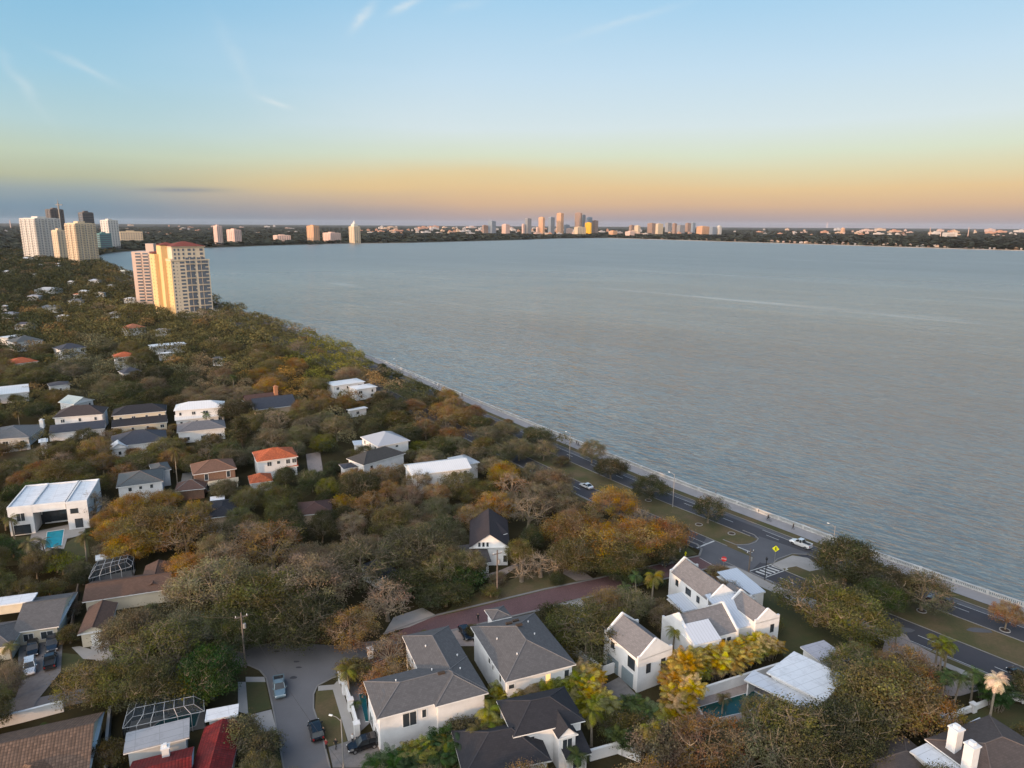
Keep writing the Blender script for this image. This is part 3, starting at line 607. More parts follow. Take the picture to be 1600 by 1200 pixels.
house('twin_chimney_house', 'house at the bottom right corner with a white flat roof and two tall white chimneys', 'house', [
    W(A=(1500, 1230), B=(1610, 1170), eh=4, d=7, h=4, roof='flat', parapet=False, mat=FWh, over=.4, win=None),
    W(A=(1555, 1235), B=(1660, 1190), eh=4.6, d=10, h=4.6, roof='hip', pitch=.32, mat=('shingle', (.085, .07, .065)), chim=[(-.02, .32, 3.6, 1.3), (.06, .62, 3.6, 1.3)], win=None),
    W(A=(1330, 1240), B=(1470, 1195), eh=3, d=6, h=3, roof='hip', pitch=.22, mat=('shingle', (.09, .075, .07)), win=None)], lm='twin chimney house')
house('tile_roof_house', 'house at the lower left corner under a weathered brown barrel tile roof', 'house', [
    W(A=(-70, 1262), B=(139, 1211), eh=3, d=13.5, h=3, roof='gable', ridge='u', pitch=.45, mat=TBR, win=None),
    W(A=(-40, 1290), B=(90, 1262), eh=3, d=11, h=3, roof='hip', pitch=.45, mat=('tile', (.17, .1, .065)), win=None)], wall=CREAM, lm='brown tile house')
house('red_roof_house', 'house under a deep red tile roof with a white flat roof patch', 'house', [
    W(A=(290, 1232), B=(358, 1219), eh=3, d=11.5, h=3, roof='gable', ridge='v', pitch=.42, mat=TR, snap=12, win=None),
    W(A=(195, 1262), B=(300, 1225), eh=3, d=8, h=2.96, roof='gable', ridge='u', pitch=.4, mat=TR, snap=22, win=None, chim=[(.5, .78, 1.9, .9)]),
    W(A=(193, 1182), B=(296, 1156), eh=3, d=4.4, h=3.4, roof='flat', parapet=False, mat=('membrane', (.3, .31, .33)), win=None),
    W(A=(320, 1128), B=(372, 1118), eh=3, d=2.6, h=3.1, roof='flat', parapet=False, mat=FWh, win=None)], wall=PGREY, lm='red tile house')
house('grey_ranch_house', 'low grey shingle ranch house with a white flat strip, behind four parked cars', 'house', [
    W(A=(18, 991), B=(93, 977), eh=3, d=13, h=3, roof='gable', ridge='u', pitch=.34, mat=SG, snap=18, win=[('f', .3, 1.4, 1.6, 1.4), ('f', .7, 1.4, 2, 1.4)]),
    W(A=(-70, 1022), B=(20, 1006), eh=3, d=9, h=2.9, roof='hip', pitch=.34, mat=SG, snap=18, win=None),
    W(A=(-60, 962), B=(53, 941), eh=4, d=3.4, h=4.6, z0=2.5, roof='flat', parapet=False, mat=FWh, snap=18, win=None)], wall=CREAM, lm='grey ranch house')
house('brown_ranch_house', 'brown shingle ranch house with a cream front gable, white garage door and screened pool', 'house', [
    W(A=(124, 950), B=(268, 912), eh=3, d=8.5, h=3, roof='gable', ridge='u', pitch=.36, mat=SBR, snap=20, win=None),
    W(A=(119, 995), B=(171, 981), eh=3, d=10, h=3, roof='gable', ridge='v', pitch=.42, mat=SBR, snap=20, win=None),
    W(A=(215, 925), B=(262, 912), eh=3, d=11, h=3, roof='gable', ridge='v', pitch=.38, mat=SBR, snap=20, win=None)], wall=CREAM, lm='brown ranch house',
    extras=lambda t, fr: MB().obox(fr[1][0]+fr[1][1]*2.0+fr[1][2]*.42+Z*.02, fr[1][1], -fr[1][2], Z, fr[1][3]*.55, .1, 2.3).build('garage_door', TRIM, t))
def mod(t, fr):
    a, u, v, L_ = fr[0]
    a1, u1, v1, L1 = fr[1]
# white modern house: three boxes around a recess
house('modern_house', 'white flat roofed modern house with a deep open terrace and a turquoise pool in front', 'house', [
    W(A=(11, 795), B=(49, 793), eh=7, d=16, h=7, roof='flat', mat=FWh, over=.05, snap=20, win=[('f', .5, 4.6, 1.8, 2), ('f', .5, 1.4, 3.4, 2.2, W0)]),
    W(A=(101, 789), B=(137, 782), eh=7, d=16, h=7, roof='flat', mat=FWh, over=.05, snap=20, win=[('f', .35, 4.9, 1.6, 1.1, W0), ('f', .5, 1.6, 1.6, 2.2, W0), ('r', .3, 1.5, 2, 2)]),
    W(A=(48, 792), B=(102, 786), eh=7, d=15.7, h=7.0, z0=5.4, roof='flat', mat=FWh, over=.05, snap=20, win=None),
    W(A=(48, 780), B=(102, 774), eh=7, d=10, h=6.9, roof='flat', mat=FWh, over=.05, snap=20, parapet=False, win=[('f', .16, 3.8, 1, 1.8, W0), ('f', .2, 1.3, 1.4, 2.4, W0), ('f', .38, 2.6, 1.6, 4.4, W0), ('f', .72, 2.0, 5.4, 3, W0)])], lm='white modern house')
house('grey_roof_house', 'white side walled house with a blue grey shingle roof right of the modern house', 'house', [
    W(A=(181, 762), B=(256, 752), eh=5.5, h=5.5, d=12, mat=SGG, pitch=.34, win=[('f', .28, 4.3, .9, 1.0), ('f', .5, 4.4, .8, .8), ('f', .73, 4.4, .8, 1.0)]),
    W(A=(238, 738), B=(268, 733), eh=5, h=5, d=8, mat=SGG, pitch=.34, win=None)], lm='blue grey roofed house')
house('brown_terrace_house', 'brown two storey house with a brown hip roof and a long white balcony', 'house', [
    W(A=(301, 742), B=(370, 732), eh=6, h=6, d=10, mat=('shingle', (.15, .085, .06)), pitch=.42, win=[('f', .3, 4.6, 1, 1.8), ('f', .8, 4.6, 1, 1.8), ('f', .5, 1.5, 5, 2)])], wall=BRICKW, lm='brown terrace house',
    extras=lambda t, fr: (lambda a, u, v, L_: [MB().obox(a+u*3.6-v*2.2+Z*2.9, u, v, Z, L_-3.6, 2.6, .22).obox(a+u*3.6-v*2.2+Z*3.12, u, v, Z, L_-3.6, .12, 1.0).build('balcony', CREAM, t), MB().obox(a+u*4.2-v*2.1, u, v, Z, .35, .35, 2.9).obox(a+u*(L_-.6)-v*2.1, u, v, Z, .35, .35, 2.9).obox(a+u*(L_*.62)-v*2.1, u, v, Z, .35, .35, 2.9).build('balcony_post', CREAM, t)])(*fr[0]))
house('pavilion', 'small brown hip roofed pavilion in front of the brown terrace house', 'pavilion', [W(A=(272, 768), B=(321, 763), eh=3, h=3, d=7, mat=('shingle', (.1, .06, .05)), pitch=.5, win=None)], wall=BRICKW)
house('orange_tile_house', 'white two storey house under a bright orange tile hip roof', 'house', [
    W(A=(401, 722), B=(466, 713), eh=6, h=6, d=10.5, mat=TO, pitch=.42, win=[('f', .3, 4.7, 1.3, 1.3), ('f', .52, 4.8, 1, .9), ('f', .75, 4.7, 1.2, 1.3), ('f', .9, 4.7, 1.2, 1.3)]),
    W(A=(405, 735), B=(466, 727), eh=3, h=3, d=3, mat=TO, pitch=.25, roof='shed', snap=20, open=True, win=None)], lm='orange tile house')
house('tile_annex', 'small white annex with its own orange tile hip roof', 'annex', [W(A=(390, 756), B=(427, 751), eh=3, h=3, d=7, mat=TO, pitch=.5, win=[('f', .7, 1.6, 1, 1)])], lm='orange tile annex')
house('metal_roof_house', 'white two storey house under a pale grey metal hip roof', 'house', [
    W(A=(590, 698), B=(641, 688), eh=6, h=6, d=13, mat=('metal', (.36, .38, .42)), pitch=.42, win=[('f', .6, 4.8, 1, .6), ('l', .2, 4.7, 1, 1.2), ('l', .5, 4.7, 1, 1.2), ('l', .8, 4.7, 1, 1.2)]),
    W(A=(555, 700), B=(592, 690), eh=3, h=3.2, d=5, roof='flat', parapet=False, mat=MW, snap=20, win=None)], lm='grey metal roofed house')
house('dark_roof_house', 'white house with a dark charcoal hip roof just below the grey metal roof', 'house', [
    W(A=(568, 727), B=(634, 708), eh=4.5, h=4.5, d=9, mat=('shingle', (.05, .05, .05)), pitch=.5, win=[('f', .2, 3, 1, 1)]), ], lm='charcoal roofed house')
house('garden_annex', 'little white annex with a flat dark hip roof left of the charcoal roofed house', 'annex', [W(A=(537, 733), B=(560, 729), eh=3.2, h=3.2, d=5, mat=SLB, pitch=.3, win=[('f', .65, 1.7, 1.1, 1.3)])])
house('white_roof_house', 'house with a plain white metal roof and white posts among bare trees', 'house', [
    W(A=(645, 745), B=(735, 729), eh=6, h=6, d=10, show=False, mat=SWW, pitch=.3, roof='gable', ridge='u', snap=22, win=[('f', .7, 4.4, 1.4, 1.6), ('f', .9, 4.4, 1, 1.6), ('f', .9, 1.5, 1.4, 1.8)]),
    W(A=(722, 728), B=(750, 722), eh=5, h=5, d=9, mat=('metal', (.4, .42, .45)), pitch=.3, roof='hip', win=None)], lm='white roofed house')
house('gabled_cottage', 'white cottage with a very dark steep roof and a gable with three tall windows', 'house', [
    W(A=(733, 856), B=(797, 855), eh=4.6, h=4.6, d=15, mat=('shingle', (.04, .033, .036)), pitch=.68, roof='gable', ridge='v', win=[('f', .25, 4.9, .6, 1.5), ('f', .35, 4.9, .6, 1.5), ('f', .45, 4.9, .6, 1.5), ('f', .88, 1.6, .9, 1.6), ('r', .3, 1.6, 1, 1.4)]),
    W(A=(775, 838), B=(793, 833), eh=5.6, h=5.6, d=5, z0=3, mat=('shingle', (.04, .033, .036)), pitch=.2, roof='shed', win=[('f', .5, 4.7, 1.6, 1, W0)]),
    W(A=(705, 886), B=(768, 878), eh=2.8, h=2.8, d=6, mat=('shingle', (.06, .055, .055)), pitch=.3, roof='shed', show=False, win=[('f', .8, 1.5, 1.5, 1.4)])], lm='dark roofed cottage')
house('brown_gable_house', 'dark brown gabled house with an orange brick chimney', 'house', [
    W(A=(385, 632), B=(440, 625), eh=5, h=5, d=9, mat=('shingle', (.075, .045, .04)), pitch=.6, roof='gable', ridge='u', chim=[(.86, .3, 5, 1.4, surf('orange_brick', (.42, .19, .1), .9, .25, 3))], win=None)], wall=BRICKW, lm='brown gabled house with the brick chimney')
house('charcoal_gable_house', 'charcoal roofed gabled house in front of the brick chimney', 'house', [
    W(A=(398, 641), B=(464, 633), eh=3.5, h=3.5, d=12, mat=SLB, pitch=.55, roof='gable', ridge='u', win=None)], wall=TAN)
house('dark_brown_house', 'low dark brown roof hidden between trees beside a round hedge', 'house', [W(A=(465, 806), B=(520, 800), eh=3, h=3, d=9, show=False, mat=('shingle', (.07, .04, .035)), pitch=.35, win=None)], wall=TAN)
house('dark_roof_house', 'dark roofed low house seen between the oaks below the brown terrace house', 'house', [W(A=(316, 812), B=(375, 805), eh=3, h=3.2, d=12, show=False, mat=SB, pitch=.25, win=None)], wall=TAN)
house('carport', 'small flat white carport roof below the brown terrace house', 'carport', [W(A=(328, 783), B=(351, 780), eh=3, h=2.8, d=3.5, roof='flat', parapet=False, mat=FWh, open=True, win=None)])
house('shed', 'small shed with a flat white roof behind the screened pool', 'shed', [W(A=(149, 876), B=(184, 869), eh=2.8, h=2.8, d=2.6, roof='flat', parapet=False, mat=FWh, win=None)], wall=TAN)
house('dark_roof_house', 'dark blue grey roof corner peeking out left of the white cottage', 'house', [W(A=(592, 905), B=(625, 892), eh=3, h=3, d=8, mat=SLB, pitch=.3, win=None)])
# the row of big houses at the left
def H(label, wings, name='suburban_house', wall=None, lm=None, **kw):
    for w_ in wings:
        if w_['A'][1] < 600: w_['show'] = False
    return house(name, label, 'house', wings, wall=wall, lm=lm, **kw)
H('pale two storey house with a dark brown hip roof, first in the row', [W(A=(82, 653), B=(161, 647), h=6.2, d=11, mat=('shingle', (.055, .045, .045)), pitch=.5), W(A=(76, 678), B=(164, 669), h=3, d=5, mat=SLB, pitch=.35, roof='shed', win=None)], lm='first house of the row')
H('cream two storey house with a charcoal hip roof, between the brown and the white roofs', [W(A=(174, 650), B=(260, 642), h=6.2, d=10, mat=SB, pitch=.45), W(A=(174, 668), B=(262, 659), h=3, d=4.5, mat=SB, pitch=.35, roof='shed')], wall=CREAM, lm='cream house of the row')
H('white two storey house with a white metal roof, last in the row', [W(A=(271, 642), B=(350, 636), h=6.2, d=10, mat=SWW, pitch=.4), W(A=(273, 657), B=(343, 650), h=3, d=4, mat=SWW, pitch=.25, roof='shed')], lm='white roofed house of the row')
H('one storey house with dark slate roof and small white gable', [W(A=(172, 699), B=(262, 688), h=3.6, d=14, mat=SLB, pitch=.42), W(A=(172, 702), B=(200, 698), h=3.4, d=5, mat=SWW, pitch=.6, roof='gable', ridge='v')], lm='slate roofed house')
H('mid grey roof half hidden by trees in front of the white roofed house', [W(A=(276, 676), B=(353, 668), h=4.2, d=11, mat=('shingle', (.13, .13, .14)), pitch=.35)], lm='mid grey roofed house')
H('grey ranch house at the left edge with a white chimney', [W(A=(-30, 688), B=(46, 683), h=3.2, d=16, mat=('shingle', (.13, .135, .14)), pitch=.32, chim=[(.96, .75, 2.5, 1.2)])], wall=PGREY, lm='grey ranch house with the white chimney')
H('small white gatehouse at the garden wall left of the slate roof', [W(A=(60, 692), B=(75, 690), h=4.5, d=4, mat=FWh, roof='flat')], name='gatehouse')
H('low building with a bright white flat roof at the left edge', [W(A=(-20, 619), B=(46, 612), h=4, d=11, mat=SWW, pitch=.12, roof='shed')], lm='bright white flat roof')
H('pale green gabled roof peeking between the trees above the row', [W(A=(115, 632), B=(148, 624), h=5, d=9, mat=('metal', (.33, .4, .4)), pitch=.45, roof='gable', ridge='v')])
H('dark grey roof with a white fascia among trees left of the green gable', [W(A=(77, 604), B=(111, 600), h=3.5, d=8, mat=('shingle', (.07, .07, .08)), pitch=.3)])
H('small white two storey house with a dark slate hip roof standing alone among trees', [W(A=(192, 584), B=(223, 580), h=6, d=8, mat=SLB, pitch=.5)], lm='small slate roofed white house')
H('cream house with an orange tile roof at the left edge', [W(A=(15, 570), B=(61, 564), h=6, d=11, mat=TO, pitch=.4)], wall=CREAM, lm='cream house with the orange roof')
H('orange tile roof left of the long white roof', [W(A=(178, 559), B=(213, 556), h=6.5, d=9, mat=TO, pitch=.45)], lm='far orange roof')
H('long low white roof behind the far orange tile roof', [W(A=(235, 542), B=(292, 537), h=5, d=8, mat=SWW, pitch=.2), W(A=(247, 553), B=(272, 551), h=4, d=4, mat=SWW, pitch=.2)], lm='long white roof')
H('white and grey two storey house beside a narrow street', [W(A=(94, 547), B=(136, 542), h=6.5, d=12, mat=SLB, pitch=.4), W(A=(95, 549), B=(110, 548), h=6, d=6, mat=SLB, pitch=.3)], lm='white and slate house')
H('wide grey roofed house with white edges at the far left', [W(A=(22, 536), B=(68, 531), h=5.5, d=14, mat=SGG, pitch=.4), W(A=(12, 528), B=(40, 524), h=5, d=9, mat=SWW, pitch=.15)], lm='wide grey roof')
H('orange tile roof in front of the yellow condominium tower', [W(A=(197, 514), B=(229, 511), h=5, d=12, mat=('tile', (.4, .15, .08)), pitch=.4)], lm='tile roof near the tower')
H('white double flat roof by the bay road', [W(A=(556, 609), B=(590, 604), h=5, d=8, mat=SWW, pitch=.15), W(A=(521, 603), B=(571, 596), h=6, d=9, mat=SWW, pitch=.12)], lm='white double roof')
H('thin white garden roof between oaks below the white double roof', [W(A=(546, 642), B=(575, 637), h=3, d=3, mat=SWW, pitch=.1)])
far_h = [(52, 87, 453, (.36, .38, .4), 'long pale roof'), (104, 115, 440, (.66, .66, .66), 'tiny white block'), (121, 136, 455, (.62, .64, .64), 'white roof'), (113, 125, 460, (.38, .13, .07), 'small orange roof'), (105, 126, 470, (.12, .13, .14), 'square dark grey roof'),
    (138, 155, 438, (.45, .46, .5), 'pale lilac roof'), (148, 162, 458, (.36, .33, .29), 'tan roof'), (57, 90, 481, (.14, .15, .16), 'long dark grey roof'), (0, 22, 490, (.2, .21, .24), 'grey roof at the edge'), (192, 211, 467, (.6, .62, .64), 'white roof beside the tower'),
    (86, 103, 494, (.66, .66, .66), 'low white roof'), (3, 16, 424, (.5, .52, .54), 'light roof at the edge'), (50, 55, 428, (.7, .7, .7), 'white cube'), (181, 198, 424, (.6, .56, .45), 'cream house'), (60, 66, 413, (.7, .7, .7), 'white box'), (86, 94, 412, (.7, .7, .7), 'white shed roof'),
    (0, 10, 478, (.62, .63, .66), 'white corner roof'), (165, 178, 446, (.42, .43, .45), 'small grey roof'), (30, 50, 404, (.6, .6, .6), 'low pale hall'), (40, 60, 463, (.3, .3, .32), 'grey gable roof'), (170, 186, 489, (.22, .2, .2), 'brown grey roof'), (240, 262, 516, (.2, .2, .2), 'dull grey roof'), (330, 348, 560, (.1, .1, .11), 'dark small roof'), (20, 46, 507, (.08, .08, .1), 'black roof')]
for x0, x1, y, c, n in far_h:
    a = G(x0, y); b = G(x1, y); l = (b-a).length; hh = 4.2
    H(f'{n} far off among the trees on the left shore, {int(abs(y-400))} steps below the towers' if False else f'{n} of a far house among left shore trees', [W(A=(x0, y), B=(x1, y), h=hh, d=min(14, l*.6), mat=('membrane', c), pitch=.35, show=False, win=[('f', .3, hh-1.6, 1.6, 1.3), ('f', .7, hh-1.6, 1.6, 1.3)])], name='distant_house', wall=PGREY)
# screened pool cages
def cage(label, px, h, nx, ny):
    P = [G(*p) for p in px]; t = thing('pool_cage', label, 'pool cage', P[0])
    top = [p+Z*h for p in P]; c = sum(top, V3())/4+Z*1.1; ins = [p+(c-p)*.25 for p in top]; ins = [V3((p.x, p.y, c.z)) for p in ins]
    b = MB(); r = .045
    lerp = lambda a, b_, k: a+(b_-a)*k
    for i in range(4):
        j = (i+1) % 4; n = nx if i % 2 == 0 else ny
        b.tube(top[i], top[j], r, r, 4); b.tube(ins[i], ins[j], r, r, 4)
        for k in range(n+1):
            f_ = k/n; b.tube(lerp(P[i], P[j], f_), lerp(top[i], top[j], f_), r, r, 4); b.tube(lerp(top[i], top[j], f_), lerp(ins[i], ins[j], f_), r, r, 4)
            if i in (0, 1): k2 = 2 if i == 0 else 3; b.tube(lerp(ins[i], ins[j], f_), lerp(ins[(i+3) % 4], ins[(i+2) % 4], f_), r, r, 4)
    b.build('frame', surf('cage_aluminium', (.5, .5, .5), .6, .1, 2), t)
    m, nt, out = nodes('insect_screen') if 'insect_screen' not in MATS else (MATS['insect_screen'], None, None)
    if nt:
        MATS['insect_screen'] = m; tr = N(nt, 'ShaderNodeBsdfTransparent'); d = N(nt, 'ShaderNodeBsdfDiffuse'); d.inputs[0].default_value = (.04, .05, .06, 1); x = N(nt, 'ShaderNodeMixShader'); x.inputs[0].default_value = .5
        nt.links.new(tr.outputs[0], x.inputs[1]); nt.links.new(d.outputs[0], x.inputs[2]); nt.links.new(x.outputs[0], out.inputs[0])
    s = MB()
    for i in range(4): j = (i+1) % 4; s.face([P[i], P[j], top[j], top[i]]); s.face([top[i], top[j], ins[j], ins[i]])
    s.face(ins); s.build('screen', MATS['insect_screen'], t)
    for p in top+ins+[c]: protect(p)
    cc = sum(P, V3())/4; FOOT.append((cc, V3((1, 0, 0)), V3((0, 1, 0)), (P[1]-P[0]).length/2, (P[2]-P[1]).length/2))
    fl = MB(); polymesh(fl, P, .1); structure('pool_deck', fl, CONC)
cage('white framed pool cage behind the brown ranch house', [(141, 925), (208, 905), (212, 890), (150, 903)], 3, 4, 2)
cage('white framed pool cage over a dark pool above the red tile roof', [(195, 1166), (322, 1138), (320, 1105), (205, 1128)], 3, 6, 2)
# garden walls
def gwall(label, px, h=1.6, th=.3, piers=0, mat=WHITE, z=0, name='garden_wall'):
    P = [G(*p) for p in px]; t = thing(name, label, 'garden wall' if name == 'garden_wall' else 'fence', P[0])
    w, c, p_ = MB(), MB(), MB()
    for a, b in zip(P, P[1:]):
        l = (b-a).length; u = (b-a)/l; v = V3((-u.y, u.x, 0)); w.obox(a, u, v, Z, l, th, h); c.obox(a-v*.05+Z*h, u, v, Z, l, th+.1, .12)
    w.build('wall_panel', mat, t); c.build('coping', TRIM if mat is WHITE else mat, t)
    if piers:
        for a, b in zip(P, P[1:]):
            n = max(1, round((b-a).length/piers))
            for k in range(0 if a is P[0] else 1, n+1):
                q = a+(b-a)*(k/n); m = MB().box(q+Z*(h+.5)/2, .8, .8, h+.5, math.atan2(*(b-a).yx)).box(q+Z*(h+.56), 1.0, 1.0, .14, math.atan2(*(b-a).yx)); m.build('pier', WHITE, t)
gwall('white garden wall with piers around the narrow teal pool', [(533, 1066), (539, 1084), (548, 1110), (558, 1148)], 1.5, .3, 4.5)
gwall('white garden wall from the grey hip roof house to the garage house', [(868, 1000), (905, 1032), (941, 1058), (968, 1048)], 1.7)
gwall('long white wall between the golden palms and the pool terrace', [(1082, 1096), (1150, 1074), (1218, 1052)], 1.8)
gwall('low white wall with square piers by the dead palm', [(1470, 1130), (1520, 1112), (1568, 1092), (1600, 1098), (1650, 1102)], .9, .3, 8)
gwall('white boundary wall at the far left lawn', [(-20, 712), (48, 702)], 1.8)
gwall('white plastered wall along the lane at the lower left', [(-10, 1140), (40, 1128), (100, 1112)], 1.8)
gwall('grey wall dividing the plots beside the screened pool', [(172, 1120), (168, 1160), (164, 1215)], 1.8, .3, mat=CONC)
gwall('wooden fence between the two ranch houses', [(112, 1000), (118, 960), (124, 925)], 1.8, .12, mat=surf('wood_fence', (.13, .09, .06), .9, .3, 3), name='fence')
gwall('white wall across the patio right of the black roofed house', [(922, 1190), (965, 1178), (1000, 1192)], 1.7)
gwall('white fence beside the blue grey roofed house', [(258, 783), (272, 780)], 1.8)
gwall('white garden walls in front of the first house of the row', [(78, 690), (120, 686)], 2.0)
for px in ((579, 1028),): 
    P = G(*px); t = thing('gate_pier', 'single white square gate pier beside the red soil bed', 'gate pier', P); MB().box(P+Z*.9, .9, .9, 1.8, .4).build('shaft', WHITE, t); MB().box(P+Z*1.9, 1.15, 1.15, .16, .4).build('cap', TRIM, t)
# a few small garden things
t = thing('planter', 'round dark planter standing on the garden wall side of the pool terrace', 'planter', G(1185, 1072)); MB().lathe(G(1185, 1072), [(.3, 0), (.5, .6), (.45, .62)], 10).build('pot', BLACKM, t)
# ------------------------------------------------------------------ towers
def tower(name, label, px, yb, yt, f, th, wall, glaz=GLASS, floors=None, fl_cols=(6, 6), style='win', capm=None, roofm=None, podium=None, lm=None, yb2=None):
    (xl, xr) = px; p = G((xl+xr)/2, yb); _, _, dep = PJ(p); Wm = (xr-xl)*dep/F; th = math.radians(th)
    nearpt = G(xl+(xr-xl)*f, yb); w = max(6, (1-f)*Wm/math.cos(th)); d = max(6, f*Wm/math.sin(th)) if f > 0 else w*.6
    _, yh, _ = PJ((nearpt.x, nearpt.y, 0)); lo, hi = 0, 400
    for _ in range(30):
        mid = (lo+hi)/2
        if PJ((nearpt.x, nearpt.y, mid))[1] > yt: lo = mid
        else: hi = mid
    h = lo; az = math.atan2(nearpt.x, nearpt.y); th2 = th-az*.6
    u = V3((math.cos(th2), math.sin(th2), 0)); v = V3((-u.y, u.x, 0)); t = thing(name, label, 'tower', nearpt)
    b = MB(); b.obox(nearpt-Z*.5, u, v, Z, w, d, h+.5); b.build('wall', wall, t)
    n = floors or max(3, int(h/3.4)); fh = h/(n+.6); g = MB(); s = MB()
    for face, L_, o, a, nrm in (('f', w, nearpt, u, -v), ('l', d, nearpt, v, -u)):
        nc = fl_cols[0 if face == 'f' else 1]
        if nc == 0: continue
        cw = L_/nc
        for k in range(n):
            z = fh*(k+.35)
            if style == 'band': g.obox(o+a*(L_*.03)+nrm*-.1+Z*z, a, nrm, Z, L_*.94, .35, fh*.55)
            else:
                for c in range(nc):
                    if style == 'balc' and c % 2 == 0: g.obox(o+a*(c*cw+cw*.12)-nrm*.1+Z*z, a, nrm, Z, cw*.76, .3, fh*.6); s.obox(o+a*(c*cw+cw*.05)+Z*(z-fh*.12), a, nrm, Z, cw*.9, 1.3, fh*.13); s.obox(o+a*(c*cw+cw*.05)+nrm*1.2+Z*(z), a, nrm, Z, cw*.9, .1, fh*.3)
                    else: g.obox(o+a*(c*cw+cw*.28)-nrm*.1+Z*z, a, nrm, Z, cw*.44, .25, fh*.5)
    tag(g.build('window', glaz, t), kind='stuff')
    if s.v: tag(s.build('balcony', wall, t), kind='stuff')
    r = MB(); r.obox(nearpt+u*w*.1+v*d*.1+Z*h, u, v, Z, w*.8, d*.8, .8).obox(nearpt+u*w*.3+v*d*.3+Z*(h+.8), u, v, Z, w*.35, d*.4, 3.0); r.build('roof_plant', capm or wall, t)
    if lm: x, y, _ = PJ(nearpt+Z*h*.4); LM.append((lm, x, y))
    if dep < 2500: FOOT.append((nearpt+u*w/2+v*d/2, u, v, w/2+2, d/2+2))
    return t, nearpt, u, v, w, d, h
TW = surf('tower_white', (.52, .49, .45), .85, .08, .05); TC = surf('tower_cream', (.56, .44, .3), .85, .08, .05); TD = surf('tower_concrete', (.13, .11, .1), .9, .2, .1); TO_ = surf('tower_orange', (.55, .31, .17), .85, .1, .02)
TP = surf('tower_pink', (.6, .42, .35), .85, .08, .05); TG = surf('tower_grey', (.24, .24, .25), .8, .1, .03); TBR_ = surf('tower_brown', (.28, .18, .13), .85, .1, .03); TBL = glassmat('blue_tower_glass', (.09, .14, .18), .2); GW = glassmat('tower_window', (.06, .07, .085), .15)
TGLINT = surf('painted_gold_glint', (.6, .34, .03), .35, .05, .02); TTEAL = surf('teal_curtain_wall', (.09, .2, .2), .35, .2, .03); TBG = surf('blue_grey_tower', (.2, .24, .29), .6, .1, .03)  # the gold one is a sun glint on tower glass, painted as base colour
tower('condominium_tower', 'wide white condominium slab with stepped top, leftmost of the group', (33, 92), 406, 341, .5, 38, TW, GW, 24, (8, 7), 'balc', lm='leftmost white tower')
tower('tower_shoulder', 'lower stepped shoulder block on the right of the leftmost white tower', (84, 106), 408, 360, .5, 38, TC, GW, 18, (3, 3), 'win')
tower('unfinished_tower', 'dark unfinished concrete tower under construction behind the white towers', (77, 103), 396, 327, .4, 35, TD, GLASS, 26, (4, 4), 'balc')
tower('condominium_tower', 'cream condominium tower with balconies standing right of the crane', (105, 149), 413, 349, .45, 38, TC, GW, 23, (7, 5), 'balc', lm='balconied cream tower')
tower('unfinished_tower', 'slim dark concrete tower behind the cream balconied tower', (128, 150), 398, 332, .4, 35, TD, GLASS, 25, (3, 3), 'band')
tower('glass_office', 'low teal glass block between the dark tower and the white tower', (149, 173), 392, 365, .4, 30, TTEAL, GW, 8, (5, 4), 'band')
tower('condominium_tower', 'white and blue shaded tower with a flared top near the inner bay', (158, 186), 389, 344, .55, 35, TW, GW, 17, (4, 3), 'win')
tower('apartment_slab', 'beige mid rise apartment slab with dark vertical bays behind the bay curve', (186, 219), 380, 362, .1, 20, TC, GW, 6, (9, 1), 'win')
tower('condominium_tower', 'round cornered pale tower on the far left shore', (334, 348), 383, 353, .5, 35, TP, GW, 16, (3, 3), 'win')
tower('condominium_tower', 'pinkish mid rise tower right beside the round cornered one', (353, 377), 382, 359, .6, 35, TP, GW, 11, (4, 4), 'win')
tower('apartment_slab', 'low orange lit apartment slab at the far shore', (425, 453), 378, 368, .3, 25, TP, GW, 4, (6, 3), 'win')
tower('condominium_tower', 'orange ribbed tower on the far shore left of the white slab', (479, 499), 380, 353, .6, 40, TO_, GW, 15, (3, 4), 'win')
tower('apartment_slab', 'white mid rise slab on the far shore', (503, 532), 379, 364, .5, 35, TP, GW, 8, (5, 5), 'win')
t, q, u, v, w, d, h = tower('spire_tower', 'slender stepped tower with a pointed top on the far shore', (545, 563), 380, 354, .5, 38, TC, GW, 16, (3, 3), 'win')
MB().obox(q+u*w*.2+v*d*.2+Z*h, u, v, Z, w*.6, d*.6, 10).lathe(q+u*w*.5+v*d*.5+Z*(h+10), [(8, 0), (5, 5), (.4, 14)], 6).build('crown_spire', TW, t)
# downtown across the bay
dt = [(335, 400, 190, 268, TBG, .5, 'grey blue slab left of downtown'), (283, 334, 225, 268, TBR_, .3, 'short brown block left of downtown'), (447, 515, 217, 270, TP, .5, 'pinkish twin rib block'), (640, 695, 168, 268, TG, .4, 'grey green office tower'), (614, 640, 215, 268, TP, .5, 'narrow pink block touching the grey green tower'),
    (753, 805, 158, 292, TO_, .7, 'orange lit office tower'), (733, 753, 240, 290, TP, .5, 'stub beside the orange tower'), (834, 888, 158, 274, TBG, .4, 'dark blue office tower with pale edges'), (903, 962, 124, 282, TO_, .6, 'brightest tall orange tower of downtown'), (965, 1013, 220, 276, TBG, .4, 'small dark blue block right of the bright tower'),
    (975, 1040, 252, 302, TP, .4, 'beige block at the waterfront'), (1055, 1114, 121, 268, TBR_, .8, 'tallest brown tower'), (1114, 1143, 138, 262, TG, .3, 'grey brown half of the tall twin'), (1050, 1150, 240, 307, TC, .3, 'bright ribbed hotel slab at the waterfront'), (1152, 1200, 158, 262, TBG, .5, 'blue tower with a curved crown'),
    (1200, 1250, 185, 262, TBR_, .5, 'brown grey tower right of the golden sun glint')]
